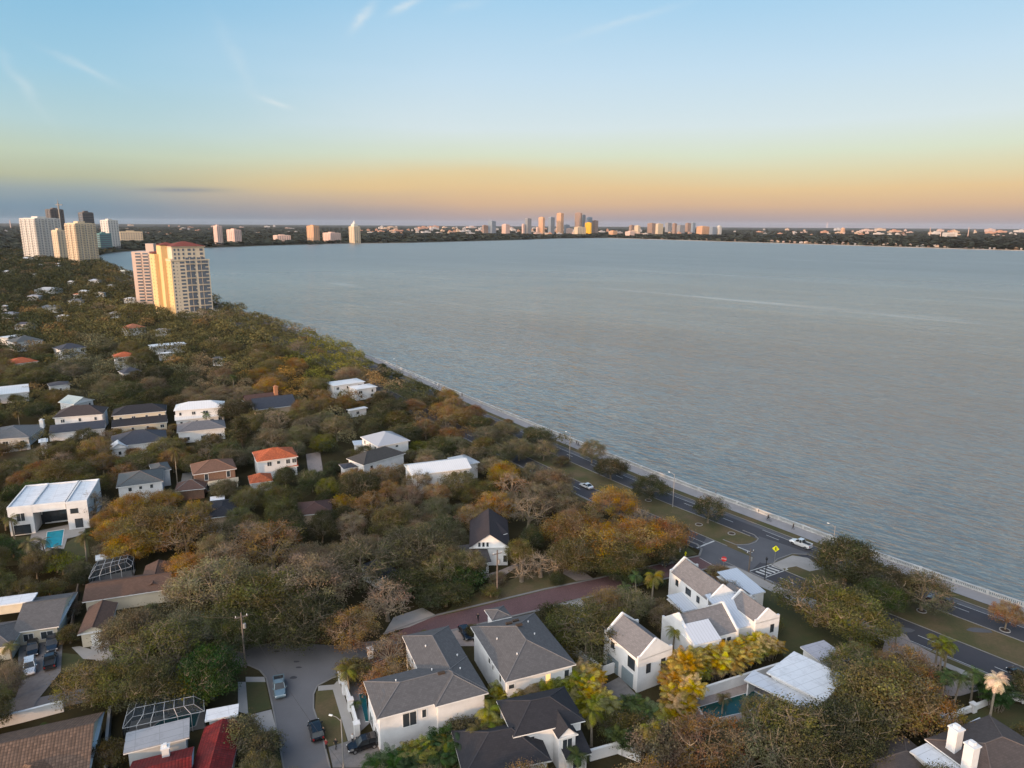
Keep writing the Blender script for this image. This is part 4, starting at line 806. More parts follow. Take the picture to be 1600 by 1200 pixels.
for xl, xr, yt, yb, mt, f_, nm in dt:
    tower('downtown_tower', f'{nm} in the skyline across the bay', (700+xl/5.333, 700+xr/5.333), 310+(yb if yb > 300 else 300+(yb-268)*.2)/5.333, 310+yt/5.333, f_, 38, mt, GW, None, (5, 5), 'win')
tower('sun_glint_block', 'golden block with the low sun glint on tower glass painted in, across the bay', (914, 924.5), 367, 348, .8, 40, TGLINT, TGLINT, 10, (3, 3), 'win')  # block whose gold colour paints in the sun's reflection on the blue tower
dt2 = [(175, 222, 225, 290, TBR_, .4, 'brown block right of downtown'), (220, 268, 228, 300, TC, .6, 'beige block beside the brown one'), (328, 400, 208, 300, TBR_, .5, 'broad brown block'), (395, 458, 212, 310, TC, .3, 'cream block with a blue side'), (475, 530, 205, 290, TG, .4, 'plain grey tower'), (533, 572, 210, 305, TBR_, .5, 'brown tower with a domed cap'),
    (570, 640, 224, 300, TG, .4, 'wide dark grey block'), (642, 690, 207, 290, TBR_, .4, 'brown topped hospital block'), (690, 726, 205, 296, TBG, .4, 'light blue glass tower'), (740, 845, 234, 310, TO_, .4, 'wide orange lit block'), (845, 903, 240, 312, TBG, .4, 'pale blue grey slab'), (905, 945, 230, 312, TW, .5, 'white striped tower at the right end'),
    (8, 78, 272, 316, TO_, .5, 'low orange block by the water'), (145, 222, 277, 322, TP, .5, 'low pink block by the water')]
for xl, xr, yt, yb, mt, f_, nm in dt2:
    tower('waterfront_block', f'{nm} in the second cluster across the bay', (950+xl/5.333, 950+xr/5.333), 310+yb/5.333-.4, 310+yt/5.333, f_, 38, mt, GW, None, (5, 5), 'win')
tower('brick_tower', 'lone reddish tower on the flat right horizon', (1314, 1320), 366, 357, .5, 38, TO_, GW, 6, (2, 2))
# construction crane
P = G(101, 397); t = thing('tower_crane', 'tall construction crane rising between the left towers', 'crane', P); _, _, dp = PJ(P); hc = 75+ (346-319)*dp/F
MB().obox(P-V3((1.2, 1.2, 0)), V3((1, 0, 0)), V3((0, 1, 0)), Z, 2.4, 2.4, hc).build('mast', surf('crane_paint', (.25, .23, .2)), t)
MB().obox(P+V3((-6, -1, hc-4)), V3((1, 0, 0)), V3((0, 1, 0)), Z, 16, 1.6, 1.8).build('jib', surf('crane_paint', (.25, .23, .2)), t); MB().tube(P+Z*hc, P+Z*(hc+9), 1.0, .4, 4).build('tower_head', surf('crane_paint', (.25, .23, .2)), t)
# smoke stack and masts
for nm, lab, x, yb, yt, r0 in (('chimney_stack', 'pale smoke stack standing alone at the left edge', 17, 357, 344, 5), ('radio_mast', 'thin red and white mast on the right horizon', 1452, 370, 355, 2.5), ('radio_mast', 'thin grey mast left of the white hall on the horizon', 1469, 371, 358, 2.5), ('radio_mast', 'thin mast near the right edge of the horizon', 1512, 371, 355, 2.5), ('chimney_stack', 'pale plant chimney far out on the horizon', 1292, 356, 347, 10)):
    P = G(x, yb); _, _, dp = PJ(P); h = (yb-yt)*dp/F*1.0; t = thing(nm, lab, 'mast', P); MB().lathe(P, [(r0, 0), (r0*.7, h)], 8).build('shaft', TP, t)
# ---- the yellow condominium tower with its two visible sides
def yellow():
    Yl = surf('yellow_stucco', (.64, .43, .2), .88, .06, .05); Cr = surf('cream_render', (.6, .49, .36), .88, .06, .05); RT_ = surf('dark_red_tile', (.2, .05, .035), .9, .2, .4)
    n0 = G(276, 496); th = math.radians(40); u = V3((math.cos(th), math.sin(th), 0)); v = V3((-u.y, u.x, 0)); _, _, dp = PJ(n0)
    t = thing('yellow_tower', 'tall yellow condominium tower with red tile roofs and glazed balcony bays on the left shore', 'tower', n0); w = 43*dp/F/math.cos(th)*1.0; d = 24.0
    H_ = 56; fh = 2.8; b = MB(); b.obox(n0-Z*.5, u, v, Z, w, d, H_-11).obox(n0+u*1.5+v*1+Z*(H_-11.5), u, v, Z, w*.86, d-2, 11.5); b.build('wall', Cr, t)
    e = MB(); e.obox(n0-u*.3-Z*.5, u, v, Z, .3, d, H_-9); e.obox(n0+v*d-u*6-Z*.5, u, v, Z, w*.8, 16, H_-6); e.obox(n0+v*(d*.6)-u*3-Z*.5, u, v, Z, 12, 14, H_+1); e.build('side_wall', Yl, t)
    cr = MB(); cr.obox(n0-u*.5-v*.5+Z*(H_-11.2), u, v, Z, w+1, d+1, .8); cr.obox(n0+u*1-v*.0+Z*(H_-.5), u, v, Z, w*.9, d, .7); cr.build('cornice', Cr, t)
    r = MB(); A = n0+u*.4-v*.6+Z*(H_+.2); roof_mesh(r, A, u, v, w*.93, d+.6, 0, 'hip', 'u', .3); r2 = MB(); roof_mesh(r, n0+v*(d*.6)-u*3.6-v*.6+Z*(H_+1.05), u, v, 13.2, 15.2, 0, 'hip', 'u', .3); roof_mesh(r, n0+v*(d+5)-u*6.6+Z*(H_-5.95), u, v, 14, 11.6, 0, 'hip', 'u', .35); r.build('roof', RT_, t)
    cols = [(.03, 1.1, 1.5), (.13, .6, .7), (.22, 3.4, 1.5), (.38, 6.2, 2.2), (.57, 1.4, 1.6), (.68, 6.0, 2.2), (.88, 2.6, 2.0)]
    cnt = 0; rest = MB()
    for k in range(15):
        for ci, (s, ww, hh) in enumerate(cols):
            o = n0+u*(s*w)+v*.0+Z*(3.2+k*2.82); g = MB()
            if ci in (3, 5):
                if k % 2: continue
                g.obox(o-v*.12, u, v, Z, ww, .3, 4.6)
                f_ = g.build('balcony_bay', GW, t); sl = MB().obox(o-v*.9-Z*.5, u, v, Z, ww+.4, 1.2, .45).obox(o+u*ww*.47-v*.3, u, v, Z, .3, .4, 4.6); sl.build('slab_edge', Cr, f_)
            else:
                tgt = rest if cnt >= 70 else g; tgt.obox(o-v*.12, u, v, Z, ww, .3, hh); 
                if ci == 2: tgt.obox(o-v*.14+Z*hh*.4, u, v, Z, ww, .1, .2)
                if tgt is g: g.build('window', GW, t)
                cnt += 1
    for k in range(3):
        for s in (.1, .2, .32, .46, .6, .78): g = MB(); g.obox(n0+u*(s*w)+v*.85+Z*(H_-10+k*3.2), u, v, Z, 2.4 if s in (.46, .78) else 1.4, .4, 1.9); g.build('window', GW, t)
    for k in range(16):
        for s in (4, 12.5, 20): rest.obox(n0-u*.42+v*s+Z*(3+k*2.8), v, u, Z, .8, .3, .9)
        for s in (20.5, 30): rest.obox(n0-u*6.12+v*(s+4)+Z*(3+k*2.8), v, u, Z, .8, .3, .9)
    tag(rest.build('window', GW, t), kind='stuff')
    p = MB(); p.obox(n0-v*5+u*2-Z*.3, u, v, Z, w+6, 5, 4.2).obox(n0+u*w-Z*.3, u, v, Z, 5, d*.6, 4.2); p.build('podium', Cr, t)
    LM.append(('yellow condominium tower', 285, 440)); FOOT.append((n0+u*w/2+v*d/2, u, v, w/2+3, d/2+4)); FOOT.append((n0+v*(d+8), u, v, 14, 12))
    for s in (0, .25, .5, .75, 1):
        for z in (6, 18, 40): protect(n0+u*(w*s)+Z*z)
        protect(n0+v*(d*s)+Z*12)
    # pink balconied tower left of it
    n1 = G(240, 478); th = math.radians(8); u = V3((math.cos(th), math.sin(th), 0)); v = V3((-u.y, u.x, 0)); _, _, dp = PJ(n1); o = G(214, 476); w = 27*dp/F; h = 49
    t = thing('pink_tower', 'pale pink apartment tower with stacked balconies half hidden behind the yellow tower', 'tower', o)
    Pk = surf('pink_stucco', (.54, .41, .34), .88, .06, .05); MB().obox(o-Z*.5, u, v, Z, w, 20, h).obox(o-u*1.5+v*4-Z*.5, u, v, Z, 1.5, 14, h-12).obox(o+u*w*.7+v*5+Z*(h-.5), u, v, Z, 7, 8, 7).build('wall', Pk, t)
    for k in range(16):
        z = 2+k*2.85
        for s in (.2, .6): MB().obox(o+u*(s*w)-v*.1+Z*(z+1.1), u, v, Z, w*.3, .4, 1.5).build('balcony_opening', GW, t); MB().obox(o+u*((s-.02)*w)-v*1.1+Z*z, u, v, Z, w*.34, 1.0, 1.05).build('balcony', Pk, t)
    tag(MB().build('x', None, t), kind='stuff') if False else None
    FOOT.append((o+u*w/2+v*10, u, v, w/2+2, 12)); LM.append(('pink balconied tower', 228, 430))
    for s in (0, .5, 1):
        for z in (4, 14, 40): protect(o+u*(w*s)+Z*z)
yellow()
# ------------------------------------------------------------------ trees
def oak_proto(seed, nclump=62, per=150, cr=.85, lsz=(.22, .42), R=6.0, Hh=9.5, twig=3, bark=PBARK, name='oak_tree'):
    global rng
    r = random.Random(seed); rng = np.random.default_rng(seed)
    t = D.objects.new(name, None); COL.objects.link(t); ORIG[t.name] = V3()
    tr = MB(); fork = r.uniform(2.0, 2.8); top = V3((r.uniform(-.4, .4), r.uniform(-.4, .4), fork)); tr.path([V3((0, 0, -.2)), V3((0, 0, .5)), top], [.6, .42, .36], 7)
    br = MB(); mains = []
    nm = r.randint(6, 8)
    for k in range(nm):
        a = 2*math.pi*(k+r.uniform(-.3, .3))/nm; rr = R*r.uniform(.45, .68); zz = Hh*r.uniform(.45, .72); e = V3((math.cos(a)*rr, math.sin(a)*rr, zz)); m1 = top.lerp(e, .45)+V3((r.uniform(-.5, .5), r.uniform(-.5, .5), r.uniform(-.6, .9)))
        br.path([top, m1, e], [.26, .17, .1], 5); mains += [m1, e, m1.lerp(e, .5)]
    e = V3((r.uniform(-.8, .8), r.uniform(-.8, .8), Hh*.8)); br.path([top, e], [.25, .1], 5); mains += [e, top.lerp(e, .6)]
    cs = []; tries = 0
    lob = [r.uniform(.75, 1.12) for _ in range(7)]
    while len(cs) < nclump and tries < 6000:
        tries += 1
        a = r.uniform(0, 2*math.pi); cz = r.uniform(-.42, 1); s = math.sqrt(max(0, 1-cz*cz)); q = r.uniform(.62, 1)
        lf = lob[int(a/(2*math.pi)*7) % 7]; p = V3((math.cos(a)*s*R*q*lf, math.sin(a)*s*R*q*lf, Hh*.52+cz*q*Hh*.44*(.85+.15*lf)))
        if all((p-c).length > 1.15 for c in cs): cs.append(p)
    pts, sz, tn = [], [], []
    for c in cs:
        b = min(mains, key=lambda m_: (m_-c).length+max(0, m_.z-c.z)*.8); mid = b.lerp(c, .5)+V3((r.uniform(-.4, .4), r.uniform(-.4, .4), r.uniform(-.1, .5))); br.path([b, mid, c], [.1, .065, .035], 4)
        for _ in range(twig):
            q = c+V3((r.gauss(0, .8), r.gauss(0, .8), r.gauss(.35, .5))); br.tube(mid.lerp(c, .7), q, .04, .018, 3, False)
        n = int(per*r.uniform(.5, 1.3)); o = rng.normal(size=(n, 3))*np.array([cr, cr, cr*.62])*r.uniform(.75, 1.15); pts.append(o+np.array(c)); sz.append(rng.uniform(*lsz, n))
        base = np.array([r.random(), r.uniform(.28, .72), r.random()]); tn.append(np.clip(base+rng.normal(0, .07, (n, 3)), 0, 1))
    link_ = lambda nm_, me: link(nm_, me, t)
    link_('trunk', tr.mesh('trunk', bark)); link_('branches' if False else 'limb', br.mesh('limb', bark))
    P = np.concatenate(pts); link_('crown', arrmesh('crown', cards(P, np.concatenate(sz), .75), None, LEAF, np.concatenate(tn))); return t
def limb_join(): pass
def palm_proto(seed, h=7.0, nf=32, fl=2.8, droop=1.6, name='palm_tree', wd=.16):
    r = random.Random(seed); t = D.objects.new(name, None); COL.objects.link(t); ORIG[t.name] = V3()
    tr = MB(); lean = V3((r.uniform(-.4, .4), r.uniform(-.4, .4), 0)); pts = [V3((0, 0, -.1)), V3((0, 0, .4)), V3((lean.x*.5, lean.y*.5, h*.5)), V3((lean.x, lean.y, h))]; tr.path(pts, [.3, .22, .17, .15], 7); link('trunk', tr.mesh('trunk', PALMB), t)
    co, tn = [], []
    for k in range(nf):
        a = r.uniform(0, 2*math.pi); el = r.uniform(-.35, 1.25); L_ = fl*r.uniform(.8, 1.1); p = V3((lean.x, lean.y, h)); d = V3((math.cos(a)*math.cos(el), math.sin(a)*math.cos(el), math.sin(el))); side = V3((-math.sin(a), math.cos(a), 0)); ns = 10; tt = (r.random(), r.uniform(.2, .8), r.random())
        for s in range(ns):
            q = p+d*(L_/ns); d = (d+V3((0, 0, -droop/ns*1.5))).normalized(); ll = .44*math.sin(math.pi*(s+1.2)/(ns+1.5))*fl/2.6
            up = d.cross(side)
            for sg in (-1, 1):
                for j in (0, .5):
                    b0 = p.lerp(q, j); b1 = p.lerp(q, j+.24); tip = side*sg*ll-Z*ll*.45+d*ll*.35; co += [b0, b1, b0.lerp(b1, .7)+tip, b0+tip*.96]; tn.append((tt[0], min(1, max(0, tt[1]+r.uniform(-.25, .25))), tt[2]))
            p = q
    c = np.array([tuple(x) for x in co]); link('fronds' if False else 'crown', arrmesh('crown', c, None, FROND, np.array(tn)), t); return t
def areca_proto(seed, ns=30, h=5.0, name='areca_palm', spread=1.1):
    r = random.Random(seed); t = D.objects.new(name, None); COL.objects.link(t); ORIG[t.name] = V3(); st = MB(); co, tn = [], []
    for k in range(ns):
        a = r.uniform(0, 2*math.pi); R = spread*math.sqrt(r.random()); b = V3((math.cos(a)*R, math.sin(a)*R, 0)); hh = h*r.uniform(.45, .85); tp = b+V3((math.cos(a)*.5, math.sin(a)*.5, hh)); st.tube(b, tp, .05, .035, 4)
        tt = (r.random(), r.uniform(.1, .9), r.random())
        for f in range(7):
            a2 = r.uniform(0, 2*math.pi); el = r.uniform(.3, 1.3); L_ = r.uniform(1.3, 2.1); p = tp.copy(); d = V3((math.cos(a2)*math.cos(el), math.sin(a2)*math.cos(el), math.sin(el))); side = V3((-math.sin(a2), math.cos(a2), 0))
            for s in range(6):
                q = p+d*(L_/6); d = (d+V3((0, 0, -.26))).normalized(); ll = .42*math.sin(math.pi*(s+1.2)/7.5)
                for sg in (-1, 1): tip = side*sg*ll+d*ll*.5-Z*ll*.3; co += [p, p.lerp(q, .3), p.lerp(q, .25)+tip, p+tip]; tn.append((tt[0], min(1, max(0, tt[1]+r.uniform(-.3, .3))), tt[2])); co += [p.lerp(q, .5), p.lerp(q, .8), p.lerp(q, .75)+tip, p.lerp(q, .5)+tip]; tn.append((tt[0], min(1, max(0, tt[1]+r.uniform(-.3, .3))), tt[2]))
                p = q
    link('stem', st.mesh('stem', PALMB), t); c = np.array([tuple(x) for x in co]); link('crown', arrmesh('crown', c, None, FROND, np.array(tn)), t); return t
PROTO = {'full': [oak_proto(s, 118, 190, .9, (.2, .38), 8.0, 10.5) for s in (1, 2, 3, 4)], 'open': [oak_proto(s, 92, 125, .78, (.2, .36), 8.0, 10.5, twig=6) for s in (11, 12, 13)], 'bare': [oak_proto(s, 46, 38, .75, twig=12, name='bare_oak') for s in (21, 22)],
    'bush': [oak_proto(s, 44, 150, .8, R=4.5, Hh=6.5, bark=BARK, name='shrub_tree', lsz=(.25, .45)) for s in (31, 32)], 'palm': [palm_proto(s) for s in (41, 42)], 'areca': [areca_proto(s) for s in (51, 52, 53)], 'dead': [palm_proto(61, 9.0, 60, 2.2, 1.6, 'dead_palm')],
    'twiggy': [oak_proto(71, 24, 5, .5, R=2.4, Hh=5, twig=12, name='bare_sapling')], 'conifer': [oak_proto(81, 50, 130, .6, R=2.6, Hh=14, bark=BARK, name='tall_hedge_tree')]}
TINT = dict(dk=(.056, .06, .028), ol=(.104, .092, .038), gg=(.115, .107, .06), rb=(.175, .115, .05), org=(.225, .135, .036), gb=(.165, .128, .076), yl=(.14, .13, .028), gold=(.3, .2, .04), pg=(.06, .08, .03), pale=(.5, .37, .26), dg=(.038, .06, .02), red=(.3, .09, .05))
WORD = dict(dk='dark green', ol='olive green', gg='grey green', rb='rusty brown', org='orange gold', gb='grey brown', yl='yellow green', gold='golden yellow', pg='mid green', pale='pale straw coloured', dg='deep green', red='reddish')
KW = dict(full=('live oak', 'oak_tree'), open=('thin crowned oak', 'oak_tree'), bare=('nearly leafless oak', 'bare_oak'), bush=('round small tree', 'shrub_tree'), palm=('feather palm', 'palm_tree'), areca=('areca palm clump', 'areca_palm'), dead=('dead palm', 'dead_palm'), twiggy=('leafless sapling', 'bare_sapling'), conifer=('tall narrow tree', 'tall_hedge_tree'))
TREES = []     # (x, y, r, colour, kind, z, hand)
def put(px, py, r, col, kind='full', zc=None):
    zc = zc if zc is not None else {'palm': 7, 'dead': 9, 'areca': 2.6, 'twiggy': 2.5, 'bush': 3.5}.get(kind, 5.2)*(1 if kind in ('palm', 'dead', 'areca', 'twiggy') else r/6)
    p = G(px, py, zc); r = r*1.22 if (kind in ('full', 'open', 'bare') and 6 <= r < 8 and px < 720) else r; TREES.append((p.x, p.y, r, col, kind, 1))
hand = """190 1058 5.5 ol full;140 1065 5 ol open;238 1072 5 dk full;328 1050 5.5 dg full;300 1075 4.5 yl bush;252 1012 6 ol open;205 985 5.5 gg full;376 1152 3.2 gg bush;408 1172 2.6 gg bush;104 955 2.4 gb bush
12 1068 3.5 gb open;545 975 5.8 rb open;480 905 7.5 gb open;410 930 7.5 ol full;335 915 7.5 gb open;425 850 6.5 rb open;560 880 6.5 gg open;605 935 5.5 gb bare;290 985 5.5 gg full;470 965 6 dk full;375 985 5 dk full
650 850 6.5 gg full;690 890 5 ol open;610 815 5.5 ol full;640 915 4.5 dk bush;725 905 4 dg bush;945 838 8 org full;900 820 7.2 rb full;1000 830 7.4 org full;960 782 6.4 org full;1038 832 6 rb full;968 868 6 ol full;905 862 6 ol full
918 972 7.2 ol full;948 945 4.5 rb open;985 948 4.5 gg open;870 1000 3.5 dk bush;870 965 3 dk bush;1018 905 2.6 pg bush;985 905 2.6 pg bush;955 728 5 dk full;840 682 5.5 dk full;800 760 5.5 rb bare;825 800 6 gb bare;775 790 5.5 org open
1325 868 7.6 dk full;1382 902 6.6 dk full;1280 928 7.8 ol open;1335 958 6.8 ol full;1378 925 4 dk full;1378 935 4.5 pg full;1385 1075 8 ol full;1335 1040 5.5 ol open;1435 1100 6 rb open;1415 1045 5.5 rb open;1240 1140 7 ol open
1175 1165 6 gg open;1105 1160 6 rb open;1278 1180 6 dk full;1325 1140 6 dk full;1185 1120 3 ol open;870 905 1.8 dk bush
1000 1140 3.0 ol bush;965 1145 2.6 ol bush;1030 1170 3.5 gb bush;1060 1180 3.2 gb bush;505 690 3.8 yl full;520 730 2.8 dk bush;380 700 2.6 dk conifer;512 765 3.2 yl full;540 790 3.0 org bush;500 800 2.6 red bush;655 700 3 yl bush
98 885 3.2 yl bush;60 880 2.6 dk bush;130 905 2.2 dk bush;160 720 5 rb open;260 700 5.5 ol full;95 720 4.6 gb bare;70 705 3 gb open;330 690 5 ol open;145 790 5 gb bare;240 820 7 ol full;200 850 5.5 org full;290 830 6.5 rb open
960 880 4.5 dk full;1040 868 3.4 dk full;675 936 3 dk bush;697 934 3.2 dk bush;718 928 3 dk bush;735 884 4.2 ol open;702 872 5 gg full;652 752 4.6 gb open;682 772 4.2 rb open;640 775 4.5 gb open;868 882 2.6 gb twiggy;845 885 2.6 gb twiggy;815 892 2.4 gb twiggy;500 700 3 yl bush;60 640 5 dk full;20 730 5 ol open"""
for ln in hand.replace('\n', ';').split(';'):
    a = ln.split()
    if a: put(float(a[0]), float(a[1]), float(a[2]), a[3], a[4])
put(1570, 984, 3.2, 'rb', 'open', 0); put(1106, 817, 4.9, 'dk', 'open', 0); put(1439, 954, 6.4, 'gg', 'open', 0); put(1014, 781, 5.2, 'dk', 'full', 0)
for px, py, c, z, s in ((545, 1046, 'yl', 5, .9), (770, 1128, 'yl', 5, 1), (748, 1140, 'ol', 5, .9), (792, 1140, 'ol', 4.5, .9), (762, 1108, 'yl', 6, 1), (700, 1160, 'yl', 3.5, .9), (672, 1170, 'dg', 3, .9), (640, 1180, 'dg', 3, .9), (610, 1190, 'dg', 3, .8), (720, 1160, 'dg', 4, .9), (926, 1110, 'yl', 6, 1), (1052, 985, 'yl', 5, .8), (1020, 902, 'yl', 7, 1), (1468, 998, 'yl', 5, .9), (1482, 1004, 'yl', 5, .85), (1474, 1012, 'yl', 4.5, .85), (1403, 982, 'ol', 4, .7),
        (1358, 1003, 'yl', 2.5, .6), (1478, 1055, 'pg', 5.5, .8), (1498, 1058, 'pg', 5, .8), (1524, 1052, 'pg', 5, .8), (48, 848, 'gg', 7, 1), (85, 858, 'gg', 5.5, .85), (130, 838, 'ol', 7.5, 1), (68, 845, 'gg', 6, .85), (272, 707, 'ol', 11, .8), (8, 900, 'ol', 3, .9), (62, 1140, 'dg', 1.6, .6), (78, 1140, 'dg', 1.6, .6), (905, 1180, 'pg', 4, .8), (1015, 1140, 'yl', 5, .8), (1130, 1090, 'ol', 3, .6), (995, 900, 'pg', 4, .8), (975, 915, 'pg', 4, .8), (18, 810, 'ol', 6, .9), (15, 1010, 'ol', 3.5, .8), (740, 1170, 'dg', 3, .8), (690, 1185, 'pg', 3, .8), (580, 1190, 'dg', 2.5, .8), (555, 1100, 'pg', 1.5, .5), (850, 1085, 'yl', 3, .8)):
    p = G(px, py, z*1.0); TREES.append((p.x, p.y, (s, z/7), c, 'palm', 1))
TREES.append((*G(1557, 1062, 9)[:2], (.95, 1.0), 'pale', 'dead', 1))
for k in range(15):                                  # golden areca screen behind the long white wall
    f_ = k/14; p = G(1058+(1202-1058)*f_, 1044-(1044-1002)*f_, 3.4); TREES.append((p.x+random.uniform(-.5, .5), p.y+random.uniform(-.6, .6), random.uniform(.95, 1.25), random.choice(('gold', 'gold', 'yl', 'org')), 'areca', 1))
for px, py, c in ((1050, 1062, 'gold'), (1056, 1090, 'gold'), (1050, 1115, 'yl'), (1062, 1115, 'org'), (1075, 1078, 'gold'), (1085, 1050, 'yl'), (1110, 1035, 'yl'), (1140, 1028, 'gold'), (1170, 1020, 'yl'), (775, 1088, 'yl'), (800, 1100, 'yl'), (812, 1082, 'yl'), (838, 1090, 'rb'), (858, 1082, 'yl'), (878, 1075, 'yl'), (895, 1070, 'yl'), (905, 1060, 'gold'), (918, 1072, 'gold'), (925, 1055, 'gold'), (935, 1090, 'gold'), (945, 1105, 'yl'), (900, 1090, 'yl'), (660, 1190, 'dg'), (630, 1197, 'dg'), (605, 1190, 'dg'), (720, 1180, 'dg'), (780, 1160, 'dg'), (650, 1180, 'yl'), (690, 1165, 'dg'), (985, 1105, 'pg'), (1010, 1110, 'pg'), (975, 1150, 'pg'), (800, 1130, 'dg'), (830, 1110, 'dg'), (1540, 1070, 'dg'), (1560, 1085, 'dg'), (1460, 1060, 'dg')):
    p = G(px, py, 2.6); TREES.append((p.x, p.y, random.uniform(.85, 1.1), c, 'areca', 1))
# tint hints over the neighbourhood
HINT = [(20, 520, 'dk'), (60, 560, 'ol'), (130, 570, 'gg'), (250, 590, 'dk'), (330, 600, 'gb'), (440, 590, 'org'), (500, 560, 'yl'), (480, 620, 'rb'), (560, 620, 'rb'), (620, 620, 'dk'), (680, 640, 'rb'), (720, 660, 'rb'), (700, 700, 'gg'), (780, 700, 'gg'), (860, 720, 'gg'), (600, 660, 'dk'), (540, 650, 'gg'), (450, 670, 'gg'), (400, 660, 'ol'), (330, 720, 'gg'), (300, 680, 'rb'),
    (180, 700, 'rb'), (120, 700, 'ol'), (20, 740, 'rb'), (30, 770, 'pg'), (420, 780, 'ol'), (460, 800, 'dk'), (480, 760, 'dk'), (600, 760, 'rb'), (640, 790, 'gb'), (700, 800, 'gg'), (560, 840, 'gb'), (350, 860, 'gb'), (260, 850, 'org'), (220, 890, 'gg'), (300, 930, 'gb'), (450, 880, 'gb'), (520, 930, 'rb'), (400, 980, 'dk'), (230, 1000, 'ol'), (150, 1050, 'ol'), (660, 900, 'ol'), (740, 760, 'rb'), (880, 760, 'gb'), (820, 830, 'gb'),
    (1100, 1150, 'rb'), (1250, 1150, 'gb'), (1380, 1100, 'ol'), (900, 640, 'dk'), (400, 540, 'ol'), (330, 520, 'ol'), (250, 560, 'ol'), (120, 480, 'ol'), (60, 450, 'dk'), (180, 480, 'ol'), (30, 600, 'ol'), (560, 700, 'dk'), (640, 740, 'gb'), (770, 740, 'org'), (840, 740, 'gb'), (480, 1180, 'gg'), (60, 930, 'ol')]
HK = np.array([(a, b) for a, b, _ in HINT], float)
def tintat(x, y):
    if random.random() < .22: return random.choice(('dk', 'ol', 'gg', 'rb', 'gb', 'ol'))
    d = (HK[:, 0]-x)**2+((HK[:, 1]-y)*1.6)**2+rng.normal(0, 500, len(HK)); return HINT[int(np.argmin(d))][2]
# ground that stays visible between the trees
CLEAR = [[(375, 1010), (468, 1010), (500, 1020), (500, 1066), (490, 1107), (517, 1195), (450, 1195), (428, 1105), (415, 1060), (388, 1040)], [(384, 1066), (428, 1066), (440, 1190), (402, 1190)], [(492, 1078), (560, 1150), (560, 1195), (520, 1190)],
    [(650, 975), (690, 962), (850, 926), (927, 908), (925, 920), (850, 948), (707, 984)], [(745, 935), (870, 900), (900, 905), (750, 935)], [(1075, 800), (1600, 960), (1600, 1045), (1230, 900), (1100, 885), (1000, 882), (1060, 850)], [(850, 690), (1000, 750), (1060, 765), (1040, 790), (900, 720)],
    [(690, 605), (850, 670), (800, 660)], [(0, 712), (55, 705), (50, 725), (0, 730)], [(30, 1015), (95, 1000), (90, 1050), (55, 1090), (25, 1100)], [(118, 1015), (170, 995), (160, 1030), (120, 1030)], [(45, 835), (130, 825), (98, 858), (70, 860)], [(0, 1115), (100, 1090), (100, 1110), (0, 1135)],
    [(480, 712), (505, 708), (508, 735), (485, 738)], [(1220, 970), (1250, 980), (1250, 1025), (1225, 1010)], [(1390, 1000), (1420, 1000), (1470, 1030), (1460, 1045)], [(1460, 1055), (1520, 1070), (1500, 1088)], [(1470, 1150), (1600, 1100), (1600, 1170), (1500, 1160)], [(940, 1068), (998, 1085), (970, 1110), (945, 1100)],
    [(750, 905), (850, 895), (900, 880), (920, 895)], [(1085, 1100), (1200, 1060), (1210, 1090), (1110, 1125)], [(575, 562), (600, 565), (700, 606), (690, 610)], [(1210, 880), (1290, 888), (1240, 892)], [(45, 800), (135, 790), (135, 858), (45, 858)], [(1150, 1040), (1215, 1040), (1215, 1055), (1100, 1095)], [(255, 745), (262, 730), (262, 770), (250, 770)], [(965, 1050), (998, 1060), (998, 1092), (965, 1075)], [(1140, 893), (1210, 925), (1200, 935)]]
def inpoly(x, y, P):
    c = False; j = len(P)-1
    for i in range(len(P)):
        if (P[i][1] > y) != (P[j][1] > y) and x < (P[j][0]-P[i][0])*(y-P[i][1])/(P[j][1]-P[i][1])+P[i][0]: c = not c
        j = i
    return c
for P in CLEAR:
    xs = [p[0] for p in P]; ys = [p[1] for p in P]
    for x in np.arange(min(xs), max(xs), 8):
        for y in np.arange(min(ys), max(ys), 6):
            if inpoly(x, y, P): PROT.append((x, y, PJ(G(x, y))[2]))
PR = np.array(PROT)
SHN = np.array([(p.x, p.y) for p in dense(near, 4)])
landn = np.array([(p.x, p.y) for p in landpoly])
def pip(X, Y, P=landn):
    c = np.zeros(len(X), bool); n = len(P); j = n-1
    for i in range(n):
        xi, yi, xj, yj = *P[i], *P[j]
        if yi != yj: c ^= ((yi > Y) != (yj > Y)) & (X < (xj-xi)*(Y-yi)/(yj-yi)+xi)
        j = i
    return c
def shoredist(x, y): d = np.hypot(SHN[:, 0]-x, SHN[:, 1]-y); return d.min()
def blocked(x, y, r, zc, hz, slack=.72):
    cx, cy, a = PJ((x, y, zc)); rp = r*F/a*slack; rv = hz*F/a*slack
    m = (PR[:, 2] > a-r*.3) & (((PR[:, 0]-cx)/rp)**2+((PR[:, 1]-cy)/rv)**2 < 1); return m.sum()
def infoot(x, y, r):
    for c, u, v, l, d in FOOT:
        q = V3((x-c.x, y-c.y, 0))
        if abs(q.dot(u)) < l+r*.35 and abs(q.dot(v)) < d+r*.35: return True
    return False
def onroad(x, y):
    for P in ROADP:
        if P[:, 0].min() < x < P[:, 0].max() and P[:, 1].min() < y < P[:, 1].max() and pip(np.array([x]), np.array([y]), P)[0]: return True
    return False
placed = [(t[0], t[1], t[2] if not isinstance(t[2], tuple) else 1.5) for t in TREES]
rr = random.Random(99); far_list = []; grid = {}
def gkey(x, y): return int(x//14), int(y//14)
for x, y, r in placed: grid.setdefault(gkey(x, y), []).append((x, y, r))
def crowded(x, y, r, k=.74):
    g0, g1 = gkey(x, y)
    for i in (-1, 0, 1):
        for j in (-1, 0, 1):
            for a, b, q in grid.get((g0+i, g1+j), ()):
                if (a-x)**2+(b-y)**2 < ((r+q)*k)**2: return True
    return False
cand = []
